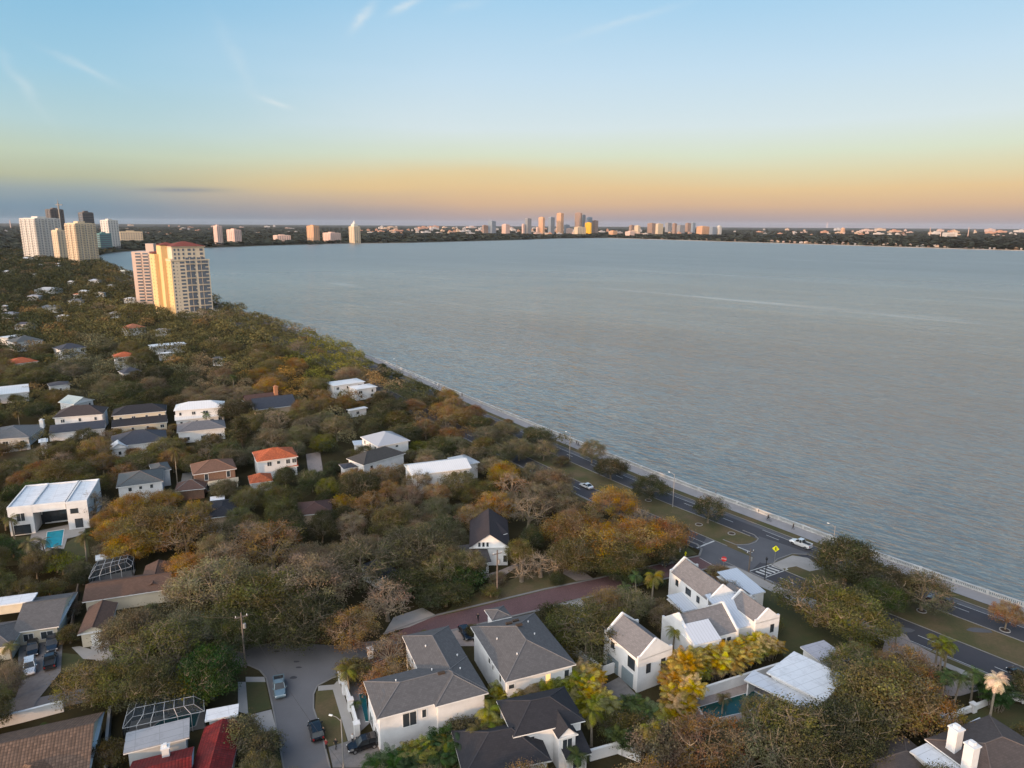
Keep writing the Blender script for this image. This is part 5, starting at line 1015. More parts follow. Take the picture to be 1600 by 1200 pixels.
for _ in range(26000):                                # near neighbourhood, evenly over the ground
    y = rr.uniform(70, 1)**1 if False else 60+(rr.random()**.8)*560; x = rr.uniform(-.80*y-30, 125); cand.append((x, y))
cx = np.array([c[0] for c in cand]); cyy = np.array([c[1] for c in cand]); ok = pip(cx, cyy)
for i in np.nonzero(ok)[0]:
    x, y = cand[i]; px, py, a = PJ((x, y, 5))
    if not (-60 < px < 1660 and 440 < py < 1290): continue
    sd = shoredist(x, y); r = rr.choice((rr.uniform(3.2, 5.5), rr.uniform(4.8, 7.8)))
    if a < 190: r = rr.uniform(2.6, 5.5)
    if sd < 4+r*.4: continue
    if sd < 36:
        if y < 212: continue
        if 5 < sd < 7.5 or (sd < 15 and rr.random() < (.5 if y > 300 else .8)): continue
        r = min(r, 5.0)
    if infoot(x, y, r) or crowded(x, y, r) or onroad(x, y): continue
    zc = 5.2*r/6
    b = blocked(x, y, r, zc, zc*.95)
    if b:
        r2 = r*.5
        if infoot(x, y, r2) or blocked(x, y, r2, 5.2*r2/6, 4.4*r2/6) or rr.random() < .3: continue
        r = r2
    c = tintat(px, py); kind = 'full' if c in ('dk', 'ol', 'org', 'yl', 'pg') or rr.random() < .4 else 'open'
    if c in ('gb', 'rb') and rr.random() < .16: kind = 'bare'
    if r < 2.9: kind = 'bush'
    if rr.random() < .015 and sd > 60 and a > 170: kind = 'palm'; c = rr.choice(('yl', 'pg', 'ol'))
    grid.setdefault(gkey(x, y), []).append((x, y, r)); TREES.append((x, y, r if kind != 'palm' else (.9, rr.uniform(.8, 1.4)), c, kind, 0))
# the largest ones in the picture are trees of their own, the rest reads as one wood
def psz(t): r = t[2][0]*2.2 if isinstance(t[2], tuple) else (t[2]*1.7 if t[4] == 'areca' else t[2]); return r/PJ((t[0], t[1], 4))[2]
TREES.sort(key=lambda t: (-t[5], -psz(t)))
cnt = {}; own, rest = [], []
for t in TREES:
    px, py, a = PJ((t[0], t[1], 4))
    if not (-90 < px < 1690 and py < 1330): continue
    k = KW[t[4]][1]; cnt[k] = cnt.get(k, 0)+1
    if t[5] or (cnt[k] <= 285 and a < 420 and len(own) < 640): own.append((t, px, py, a))
    else: rest.append(t)
# labels: colour, kind and where it stands relative to the nearest landmark
LM += [('intersection with the yellow crossing sign', 1150, 860), ('turquoise pool', 85, 845), ('dark green pool', 1145, 1105), ('wide side street with the silver pickup', 440, 1070), ('four parked cars on the paver drive', 62, 1030), ('brick street', 800, 945), ('dead pale palm', 1560, 1045), ('silver cup street pole', 376, 1000), ('bay promenade', 900, 700), ('narrow teal pool', 566, 1105), ('long white wall', 1150, 1075)]
LM = [('utility pole at the junction' if n == 'silver cup street pole' else n, x, y) for n, x, y in LM]
bucket = {}
for i, (t, px, py, a) in enumerate(own):
    j = min(range(len(LM)), key=lambda q: (LM[q][1]-px)**2+((LM[q][2]-py)*1.3)**2); dx, dy = px-LM[j][1], py-LM[j][2]; ds = math.hypot(dx, dy)
    rel = ('right of' if dx > 0 else 'left of') if abs(dx) > abs(dy)*1.2 else ('behind' if dy < 0 else 'in front of')
    szw = 'large' if (t[4] in ('full', 'open', 'bare') and t[2] > 5) else ('small' if (not isinstance(t[2], tuple) and t[2] < 3.3 and t[4] not in ('areca', 'twiggy')) else '')
    bucket.setdefault((szw, t[3], t[4], rel, j), []).append((ds, i))
ORD = ['nearest', 'second nearest', 'third nearest', 'fourth nearest', 'fifth nearest', 'sixth nearest', 'seventh nearest', 'eighth nearest', 'ninth nearest', 'tenth nearest', 'eleventh nearest', 'twelfth nearest']
LAB = {}
for (szw, c, k, rel, j), L_ in bucket.items():
    L_.sort()
    for n, (ds, i) in enumerate(L_):
        LAB[i] = ' '.join(f"{szw} {WORD[c]} {KW[k][0]} {rel} the {LM[j][0]}".split()) + (f", {ORD[min(n, 11)]} of these" if len(L_) > 1 else '')
        wl = LAB[i].split()
        if len(wl) > 16: LAB[i] = LAB[i].replace('yellow crossing sign', 'yellow sign').replace(' of these', '').replace('the wide side street with the silver pickup', 'the silver pickup').replace('house with the ', '').replace('on the paver drive', 'on pavers').replace('large ', '').replace('left shore', 'shore')
        if len(LAB[i].split()) > 16: LAB[i] = LAB[i].replace('round small tree', 'shrub').replace('small ', '').replace('uncovered ', '')
GRP = dict(full='oaks shading the neighbourhood', open='oaks shading the neighbourhood', bare='leafless winter trees', bush='small garden trees', palm='garden palms', areca='areca palm screens', dead='dead palm', twiggy='leafless saplings on the lawn', conifer='tall narrow trees')
used = set()
for i, (t, px, py, a) in enumerate(own):
    x, y, r, c, k, hnd = t; pl = PROTO[k]; src = pl[random.randrange(len(pl))]
    if isinstance(r, tuple): sc = (r[0], r[0], r[1])
    elif k == 'areca': sc = (r, r, r*random.uniform(.72, .95))
    elif k == 'twiggy': sc = (r/2.4,)*3
    elif k == 'bush': sc = (r/4.5, r/4.5, r/4.5*random.uniform(.85, 1.15))
    elif k == 'conifer': sc = (r/2.6, r/2.6, 1)
    elif k == 'bare': sc = (r/6, r/6, r/6*random.uniform(.88, 1.12))
    else: sc = (r/8, r/8, (.35+.65*r/8)*random.uniform(.88, 1.08)*.95)
    if src.name not in used: o = src; used.add(src.name); o.location = (x, y, 0); o.rotation_euler = (0, 0, random.uniform(0, 6.28)); o.scale = sc
    else: o = copytree(src, (x, y, 0), random.uniform(0, 6.28), sc)
    tag(o, LAB[i], 'palm' if k in ('palm', 'areca', 'dead') else 'tree', GRP[k])
    col = TINT[c]; j = random.uniform(.86, 1.4); col = tuple(min(1, q*j*random.uniform(.92, 1.08)) for q in col)
    for ch in o.children: ch.color = (*col, 1)
for k, pl in PROTO.items():
    for o in pl:
        if o.name not in used:
            for ch in list(o.children): D.objects.remove(ch)
            D.objects.remove(o)
# the wood further out, one mass of foliage
rng = np.random.default_rng(5)
def canopy(points, name, npt, mat, lab):
    C, S, T = [], [], []
    for (x, y, r, col), n in zip(points, npt):
        u = rng.normal(size=(n, 3)); u /= np.linalg.norm(u, axis=1)[:, None]; u[:, 2] = np.abs(u[:, 2])*1.0-.25
        lobes = 1+.28*np.sin(u[:, 0]*5+x)*np.cos(u[:, 1]*5+y)+.16*np.sin(u[:, 2]*9+u[:, 0]*7+x*3)
        q = u*(rng.uniform(.72, 1.03, n)*lobes)[:, None]*np.array([r, r, r*.82]); q[:, 2] += r*.85
        C.append(q+np.array([x, y, 0])); S.append(rng.uniform(.8, 1.35, n)*r*1.9/math.sqrt(n)*1.25)
        T.append(np.clip(np.array(col)[None]*rng.uniform(.6, 1.35, (n, 1))*rng.uniform(.93, 1.07, (n, 3)), 0, 1))
    me = arrmesh(name, cards(np.concatenate(C), np.concatenate(S), .5), None, mat, np.concatenate(T)); o = D.objects.new(name, me); COL.objects.link(o); return tag(o, lab, 'trees', kind='stuff')
CM = canopymat(); pts, nn_ = [], []
for t in rest:
    if isinstance(t[2], tuple): continue
    px, py, a = PJ((t[0], t[1], 5)); c = TINT[t[3]]; j = random.uniform(.85, 1.35); pts.append((t[0], t[1], t[2], tuple(q*j for q in c))); nn_.append(int(min(1200, 1200*(230/a)**1.6)))
# beyond the mapped gardens
M_ = 26000; X = rng.uniform(-1500, 300, M_); Y = 520+rng.random(M_)**1.0*1300; ok = pip(X, Y)
FT = [(c, u, v, l, d) for c, u, v, l, d in FOOT]
for x, y in zip(X[ok], Y[ok]):
    px, py, a = PJ((x, y, 4))
    if not (-40 < px < 900) or y < 590 and py > 440 and False: continue
    r = random.uniform(4, 7)
    if shoredist(x, y) < r*.7 or crowded(x, y, r, .62) or infoot(x, y, r*.8): continue
    cx_, cy_, aa = PJ((x, y, 4)); m_ = (PR[:, 2] > aa-3) & (np.hypot(PR[:, 0]-cx_, (PR[:, 1]-cy_)) < max(2.2, r*.8*F/aa))
    if m_.any(): continue
    grid.setdefault(gkey(x, y), []).append((x, y, r)); c = TINT[tintat(px, py)]; g_ = np.array(c)*random.uniform(.7, 1.1); g_ = g_*.8+np.array((.05, .055, .035))*.2; pts.append((x, y, r, tuple(g_))); nn_.append(int(max(60, 1200*(230/a)**1.6)))
canopy(pts, 'woodland', nn_, CM, 'dense mixed green and brown tree canopy filling the neighbourhood beyond the nearer trees')
# far shores: wide flat wood, thinning out to the horizon
n = 60000; ang = rng.uniform(-.68, .68, n); dist = 1700+rng.random(n)**.75*9500; X = np.sin(ang)*dist; Y = np.cos(ang)*dist; ok = pip(X, Y) & pip(X, Y-25); X, Y, dist = X[ok], Y[ok], dist[ok]
dn = np.sin(X*.0031+1)*np.cos(Y*.0042)+np.sin(X*.011)*np.sin(Y*.009)*.6; keep = (dn > -.55) | (rng.random(len(X)) < .35); X, Y, dist = X[keep], Y[keep], dist[keep]
q = []; tn = []; sz = []
for k in range(5):
    s = 9+dist*.0042; q.append(np.stack([X+rng.normal(0, 1, len(X))*s*.6, Y+rng.normal(0, 1, len(X))*s*.6, rng.uniform(2, 8.5, len(X))*np.clip(1.3-dist/9000, .35, 1)], 1)); sz.append(s*rng.uniform(.5, 1.0, len(X))); tn.append(np.array([.04, .043, .03])[None]*rng.uniform(.55, 1.4, (len(X), 1)))
q = np.concatenate(q); sz = np.concatenate(sz)
a = rng.uniform(0, 3.14, len(q)); dx = np.stack([np.cos(a), np.sin(a), rng.normal(0, .1, len(q))], 1)*sz[:, None]*.5; dyv = np.stack([-np.sin(a)*.7, np.cos(a)*.7, rng.normal(0, .15, len(q))], 1)*sz[:, None]*.5
vv = np.stack([q-dx-dyv, q+dx-dyv, q+dx+dyv+np.array([0, 0, 1.5]), q-dx+dyv+np.array([0, 0, 1.5])], 1).reshape(-1, 3)
me = arrmesh('distant_woodland', vv, None, CM, np.concatenate(tn)); o = D.objects.new('distant_woodland', me); COL.objects.link(o); tag(o, 'dark flat belt of trees along the far shores up to the horizon', 'trees', kind='stuff')
# ------------------------------------------------------------------ low buildings across the bay
pal = [surf(f'far_wall_{n_}', c, .9, .1, .02) for n_, c in (('pink', (.48, .35, .3)), ('white', (.5, .45, .42)), ('tan', (.5, .36, .26)), ('grey', (.4, .38, .38)), ('rust', (.45, .25, .17)))]
rf = random.Random(12)
def lowb(name, label, x, y, wpx, hpx, group, mat):
    P = G(x, y); _, _, dp = PJ(P); s = dp/F; w = wpx*s; h = hpx*s; az = math.atan2(P.x, P.y); th = .45-az*.5; u = V3((math.cos(th), math.sin(th), 0)); v = V3((-u.y, u.x, 0)); t = thing(name, label, 'building', P, group)
    b = MB(); b.obox(P-Z*.3, u, v, Z, w, w*.6, h+.3)
    if wpx > 3: b.obox(P+u*w*rf.uniform(.1, .5)+v*w*.1+Z*h, u, v, Z, w*.3, w*.3, h*.35)
    b.build('wall', mat, t); r = MB(); roof_mesh(r, P-u*.3-v*.3, u, v, w*.98+.6, w*.58+.6, h+.02, 'hip' if name == 'waterfront_house' else 'flat', 'u', .3) if wpx <= 3 or name == 'waterfront_house' else r.obox(P+u*w*.02+v*w*.02+Z*(h+.02), u, v, Z, w*.08, w*.5, .8); r.build('roof', rf.choice(pal), t)
for k in range(46):
    x = 1205+k*8.7+rf.uniform(-3, 3); ys = 379+(x-1200)*.0305
    lowb('waterfront_house', 'small sunlit villa in the row along the far right waterfront', x, ys-.7, rf.uniform(2.2, 6), rf.uniform(1.6, 3.2), 'villas along the far waterfront', rf.choice(pal[:3]))
for k in range(22):
    x = 1005+k*9+rf.uniform(-3, 3); ys = 373+(x-1000)*.030
    lowb('waterfront_house', 'small sunlit villa in the row along the far right waterfront', x, ys-.7, rf.uniform(2, 4), rf.uniform(1.2, 2.2), 'villas along the far waterfront', rf.choice(pal))
hz = lambda x: 345.4+x*.00575
for k in range(150):
    x = rf.uniform(560, 880) if k < 80 else rf.uniform(1180, 1600); yb = hz(x)+(rf.uniform(7, 18) if k < 80 else rf.uniform(7, 16)); lowb('low_building', 'low pale building in the flat city spread behind the far shore', x, yb, rf.uniform(2, 15 if rf.random() < .5 else 6), rf.uniform(2., 4.2), 'low buildings of the flat city across the bay', rf.choice(pal))
for k in range(60):
    x = rf.uniform(0, 560); yb = hz(x)+rf.uniform(6, 24); lowb('low_building', 'low pale building in the flat city spread behind the far shore', x, yb, rf.uniform(1.5, 8), rf.uniform(1.4, 2.6), 'low buildings of the flat city across the bay', rf.choice(pal))
for k in range(45):
    x = rf.uniform(690, 1150); yb = hz(x)+rf.uniform(11, 17); lowb('low_building', 'low pale building in the flat city spread behind the far shore', x, yb, rf.uniform(3, 11), rf.uniform(2.2, 5), 'low buildings of the flat city across the bay', rf.choice(pal))
t = thing('open_hall', 'white framed open dockside hall on the far right horizon', 'building', G(1477, 371.5)); P = G(1477, 371.5); _, _, dp = PJ(P); s = dp/F; u = V3((1, 0, 0)); v = V3((0, 1, 0))
MB().obox(P, u, v, Z, 3*s, 40, 8*s).obox(P+u*15*s, u, v, Z, 3*s, 40, 8*s).obox(P+u*3*s+Z*5.5*s, u, v, Z, 12*s, 40, 2.5*s).build('frame', pal[1], t); MB().obox(P+u*3*s+v*10, u, v, Z, 12*s, 30, 5.4*s).build('interior_wall', pal[3], t)
# ------------------------------------------------------------------ vehicles
CARM = {}
def paint(name, col, metal=.3):
    m, nt, out = nodes('paint_'+name); b = N(nt, 'ShaderNodeBsdfPrincipled'); geo = N(nt, 'ShaderNodeNewGeometry'); n = noise(nt, 2, 3, .5, geo.outputs['Position']); nt.links.new(mixc(nt, col, tuple(c*.8 for c in col), n.outputs[0]), b.inputs[0]); b.inputs['Roughness'].default_value = .25; b.inputs['Metallic'].default_value = metal; b.inputs['Coat Weight'].default_value = .5; nt.links.new(b.outputs[0], out.inputs[0]); return m
TYRE = surf('tyre_rubber', (.02, .02, .02), .9); RIM = surf('wheel_rim', (.4, .4, .42), .4, metal=.8); HL = surf('headlight_lens', (.7, .7, .68), .2); TLm = surf('tail_light_lens', (.35, .02, .02), .3); PLASTIC = surf('dark_trim_plastic', (.03, .03, .032), .7)
def smooth_shape(secs):          # lofted sections along x: (x, halfwidth, z0, z1, inset)
    m = MB(); rings = []
    for x, hw, z0, z1, ins in secs:
        rings.append([V3((x, -hw+.06, z0)), V3((x, hw-.06, z0)), V3((x, hw, z0+.12)), V3((x, hw, (z0+z1)/2+.05)), V3((x, hw-ins, z1)), V3((x, -hw+ins, z1)), V3((x, -hw, (z0+z1)/2+.05)), V3((x, -hw, z0+.12))])
    i = 0
    for rg in rings: m.v += [tuple(p) for p in rg]
    n = 8
    for j in range(len(rings)-1):
        for k in range(n): m.f.append((j*n+k, (j+1)*n+k, (j+1)*n+(k+1) % n, j*n+(k+1) % n))
    m.f.append(tuple(range(n))); m.f.append(tuple((len(rings)-1)*n+k for k in range(n-1, -1, -1))); return m
def car(name, label, px, face, kind='suv', col=('black', (.012, .012, .014)), group=None):
    P = G(*px); Q = G(*face); ang = math.atan2(Q.y-P.y, Q.x-P.x); t = thing(name, label, {'suv': 'car', 'sedan': 'car', 'pickup': 'pickup truck'}[kind], P+Z*.03); t.rotation_euler = (0, 0, ang); ORIG[t.name] = V3()
    if col[0] not in CARM: CARM[col[0]] = paint(*col)
    pm = CARM[col[0]]; L_ = {'suv': 4.7, 'sedan': 4.7, 'pickup': 5.2}[kind]; w = .95; hl = L_/2; zr = {'suv': 1.68, 'sedan': 1.42, 'pickup': 1.8}[kind]; zb = {'suv': 1.02, 'sedan': .9, 'pickup': 1.1}[kind]
    b = smooth_shape([(-hl, w*.86, .42, zb-.12, .12), (-hl+.25, w*.97, .3, zb, .1), (-hl*.45, w, .28, zb, .08), (hl*.3, w, .28, zb, .08), (hl-.75, w*.97, .28, zb-.1, .14), (hl-.15, w*.9, .32, zb-.24, .2), (hl, w*.78, .42, zb-.4, .15)]).build('body', pm, t); 
    c0, c1, r0, r1 = {'suv': (-hl+.15, hl-1.35, -hl+.5, hl-2.1), 'sedan': (-hl+.7, hl-1.4, -hl+1.5, hl-2.2), 'pickup': (-.75, hl-1.4, -.55, hl-2.1)}[kind]
    g = MB(); lo = [V3((c0, -w+.09, zb-.03)), V3((c1, -w+.12, zb-.03)), V3((c1, w-.12, zb-.03)), V3((c0, w-.09, zb-.03))]; hi = [V3((r0, -w+.24, zr-.05)), V3((r1, -w+.26, zr-.05)), V3((r1, w-.26, zr-.05)), V3((r0, w-.24, zr-.05))]; g.hexa(lo, hi); g.build('window', CARGL, t)
    r = MB(); r.hexa([p+V3((0, 0, -.02)) for p in hi], [p*1.0+V3((0, 0, .05)) for p in hi])
    for a_, b_ in zip(lo, hi): r.tube(a_, b_+Z*.02, .05, .05, 4)
    for y in (-1, 1): r.tube(V3(((c0+c1)/2-.1, y*(w-.1), zb)), V3(((r0+r1)/2, y*(w-.25), zr)), .05, .05, 4)
    r.build('roof', pm, t)
    for x in (-hl+.95, hl-.95):
        for y in (-1, 1):
            q = MB(); q.tube(V3((x, y*(w-.22), .35)), V3((x, y*(w+.01), .35)), .35, .35, 12); wh = q.build('wheel', TYRE, t); MB().tube(V3((x, y*(w-.01), .35)), V3((x, y*(w+.025), .35)), .2, .19, 8).build('rim', RIM, wh)
    for y in (-1, 1):
        MB().box((hl-.12, y*(w-.3), zb-.4), .2, .32, .14).build('headlight', HL, t); MB().box((-hl+.03, y*(w-.24), zb-.22), .12, .22, .26).build('tail_light', TLm, t); MB().box((c1-.25, y*(w+.1), zb+.08), .16, .2, .14).build('side_mirror', pm, t)
    if kind == 'pickup':
        MB().box((-hl+1.05, 0, zb+.015), 1.75, 1.5, .03).build('cargo_bed', PLASTIC, t); q = MB()
        for y in (-1, 1): q.box((-hl+1.05, y*(w-.12), zb+.09), 1.95, .14, .18)
        q.box((-hl+.1, 0, zb+.09), .1, 1.6, .18); q.build('bed_rail', pm, t)
    return t
car('parked_car', 'silver blue pickup with a black open bed driving down the wide side street', (437, 1079), (441, 1120), 'pickup', ('silver_blue', (.16, .22, .25), .5) if False else ('silver_blue', (.2, .27, .3)))
car('parked_car', 'black car parked along the right kerb of the side street', (494, 1146), (486, 1115), 'suv')
car('parked_car', 'black sports utility car turning into the paver drive below the white house', (568, 1168), (545, 1175), 'suv')
GR = 'cars parked on the paver drive'
car('parked_car', 'white car, front left of the four on the paver drive', (47, 1047), (46, 1070), 'suv', ('white', (.75, .75, .75)), GR); car('parked_car', 'black car behind the white one on the paver drive', (52, 1019), (51, 1042), 'suv', ('black', (.012, .012, .014)), GR)
car('parked_pickup', 'dark pickup truck beside the white car on the paver drive', (79, 1037), (81, 1010), 'pickup', ('dark_grey', (.03, .035, .04)), GR); car('parked_car', 'dark blue car nearest the house on the paver drive', (82, 1011), (82, 1035), 'suv', ('dark_blue', (.02, .03, .045)), GR)
car('parked_car', 'dark car glimpsed under the oaks behind the junction', (341, 983), (344, 1010), 'suv')
car('parked_car', 'grey car with a bright windscreen parked on the brick street kerb', (1044, 881), (1000, 893), 'sedan', ('grey', (.2, .21, .22)))
car('pickup_truck', 'white pickup driving along the bay drive past the junction', (1251, 853), (1225, 843), 'pickup', ('white', (.75, .75, .75)))
car('driving_car', 'reddish dark car on the bay drive between the median oaks', (1467, 943), (1440, 933), 'suv', ('maroon', (.1, .05, .05)))
car('driving_car', 'black car at the right edge of the bay drive', (1596, 1060), (1575, 1046), 'suv')
car('driving_car', 'white car far up the bay drive between the trees', (697, 619), (690, 616), 'sedan', ('white', (.75, .75, .75))); car('driving_car', 'tiny dark car at the farthest bend of the bay drive', (577, 567), (570, 564), 'sedan'); car('driving_car', 'white car on the inner carriageway behind the golden trees', (916, 762), (900, 755), 'sedan', ('white', (.75, .75, .75)))
car('parked_car', 'black car in the cream garage court left of the two white houses', (728, 992), (735, 1004), 'sedan')
# ------------------------------------------------------------------ street furniture
POLEM = surf('pole_wood', (.16, .13, .11), .9, .3, 2); GALV = surf('galvanised', (.24, .235, .23), .6, .1, 1); YEL = surf('sign_yellow', (.8, .75, .02), .5, .05, 2); REDS = surf('sign_red', (.6, .03, .03), .5, .05, 2)
def lamp(label, px, py, h=9, arm=(-.8, .6), mat=GALV, name='street_lamp', black=False):
    P = G(px, py); t = thing(name, label, 'street lamp', P); MB().lathe(P, [(.16, 0), (.11, .4), (.07, h)], 8).build('pole', BLACKM if black else mat, t)
    if black: MB().lathe(P+Z*h, [(.08, 0), (.22, .1), (.26, .5), (.1, .7), (.03, .9)], 8).build('lantern', BLACKM, t)
    else:
        d = V3((*arm, 0)).normalized(); MB().path([P+Z*(h-.4), P+Z*(h+.1)+d*.7, P+Z*(h+.2)+d*1.4], [.05, .04, .035], 5).build('arm', mat, t); MB().box(P+Z*(h+.2)+d*1.6, .5, .22, .12, math.atan2(d.y, d.x)).build('lamp_head', TRIM, t)
lamp('tall street lamp on the median by the large twin oaks', 1051, 792, 9.5); lamp('tall street lamp beyond the dark round oak on the promenade verge', 890, 718, 9); lamp('street lamp far up the drive above the car', 565, 566, 9); lamp('second street lamp up the drive, near the sea wall bend', 620, 586, 8); lamp('street lamp rising above the big oak near the sea wall', 1301, 858, 6); lamp('street lamp beside the drive of the L roofed white house', 537, 1200, 8, (-1, .3))
lamp('black lantern post by the zebra crossing', 1195, 906, 4.6, black=True); lamp('black lantern post left of the median nose', 1072, 857, 4.6, black=True)
def upole(label, px, py, h, wires=None):
    P = G(px, py); t = thing('utility_pole', label, 'utility pole', P); MB().lathe(P, [(.2, 0), (.13, h)], 8).build('pole', POLEM, t)
    MB().box(P+Z*(h-.8), 2.2, .14, .14, .5).build('cross_arm', POLEM, t); MB().lathe(P+V3((.35, .15, h-3)), [(.25, 0), (.28, .1), (.28, .8), (.2, .9)], 8).build('transformer', GALV, t)
    for k in (-.9, 0, .9): MB().lathe(P+V3((k*.88, k*.48, h-.72)), [(.06, 0), (.08, .15), (.04, .3)], 6).build('insulator', TRIM, t)
    return P+Z*(h-.6)
p1 = upole('wooden utility pole with stay wires on the junction corner', 384, 1043, 10.5); p2 = upole('thin utility pole on the lawn in front of the dark roofed cottage', 777, 933, 10.5); p3 = upole('short utility pole at the bay drive junction', 1170, 893, 5.5)
def wire(label, a, b, sag=.8, r=.02):
    t = thing('power_line', label, 'cable', a); m = MB(); pp = [a+(b-a)*(k/10)-Z*sag*4*(k/10)*(1-k/10) for k in range(11)]; m.path(pp, [r]*11, 3); m.build('cable', BLACKM, t)
wire('power line from the junction pole down across the side street', p1, G(560, 1230, 8)); wire('guy wire slanting from the junction pole to the kerb', p1, G(370, 1040, 0), 0); wire('power line from the junction pole up to the left', p1, G(300, 960, 9), .5)
def sign(name, label, px, py, h, face):
    P = G(px, py); t = thing(name, label, 'road sign', P); MB().lathe(P, [(.05, 0), (.05, h)], 6).build('post', GALV, t); d = (V3((0, 0, 0))-P); d.z = 0; d.normalize(); s = V3((-d.y, d.x, 0)); c = P+Z*h+d*.06
    if face == 'diamond':
        R = .78; q = [c+s*R, c+Z*R, c-s*R, c-Z*R]; pl = MB().hexa(q, [p+d*.04 for p in q]).build('sign_plate', YEL, t)
        f_ = c+d*.05; m = MB(); m.lathe(f_+Z*.3, [(.12, 0), (.12, .16)], 6)
        for a_, b_ in (((0, .25), (0, -.1)), ((0, -.1), (.22, -.45)), ((0, -.1), (-.2, -.45)), ((0, .15), (.25, -.02)), ((0, .15), (-.25, .0))): m.tube(f_+s*a_[0]+Z*a_[1], f_+s*b_[0]+Z*b_[1], .06, .05, 4)
        m.build('walker_symbol', BLACKM, pl)
    else:
        R = .62; q = [c+s*R*math.cos(math.pi/8+k*math.pi/4)+Z*R*math.sin(math.pi/8+k*math.pi/4) for k in range(8)]; pl = MB().hexa(q, [p+d*.04 for p in q]).build('sign_plate', REDS, t)
        cu = D.curves.new('stop_text', 'FONT'); cu.body = 'STOP'; cu.size = .46; cu.align_x = 'CENTER'; cu.align_y = 'CENTER'; cu.extrude = .005; o = D.objects.new('lettering', cu); COL.objects.link(o); cu.materials.append(TRIM); tm_ = D.meshes.new_from_object(o.evaluated_get(bpy.context.evaluated_depsgraph_get())); D.objects.remove(o); o = D.objects.new('lettering', tm_); COL.objects.link(o); o.parent = pl
        mt = Matrix((s, Z, d)).transposed().to_4x4(); mt.translation = c+d*.055-parent_origin(t); o.matrix_local = mt
sign('crossing_sign', 'bright yellow diamond pedestrian crossing sign at the junction', 1210, 880, 3.6, 'diamond'); sign('stop_sign', 'red octagonal stop sign where the brick street ends', 1130, 890, 2.6, 'oct')
for px, py, lab in ((1062, 862, 'white fire hydrant on the lawn by the junction'), (1071, 868, 'yellow fire hydrant beside the white one'), (462, 1004, 'yellow fire hydrant behind the street junction')):
    P = G(px, py); t = thing('fire_hydrant', lab, 'hydrant', P); MB().lathe(P, [(.22, 0), (.16, .1), (.16, .7), (.2, .75), (.12, .95), (.03, 1.05)], 8).build('barrel', YEL if 'yellow' in lab else WHITE, t); MB().box(P+Z*.55, .6, .16, .16, .5).build('outlet', YEL if 'yellow' in lab else WHITE, t)
for i_, (px, py) in enumerate(((1013, 782), (1092, 820), (1440, 955), (1143, 834), (1570, 985))):
    P = G(px, py); t = thing('mulch_ring', ['white edged ring around the largest median oak', 'white edged ring on the median left of the signs', 'white edged ring round the lone oak beside the maroon car', 'pale ring on the tip of the median', 'small ring under the rusty tree at the right edge'][i_], 'tree ring', P)
    MB().lathe(P, [(.95, 0), (.95, .15), (.8, .15), (.8, .05)], 14).build('edging', CONC, t); MB().lathe(P, [(.79, .0), (.76, .1), (.1, .16)], 12).build('mulch', SOIL, t)
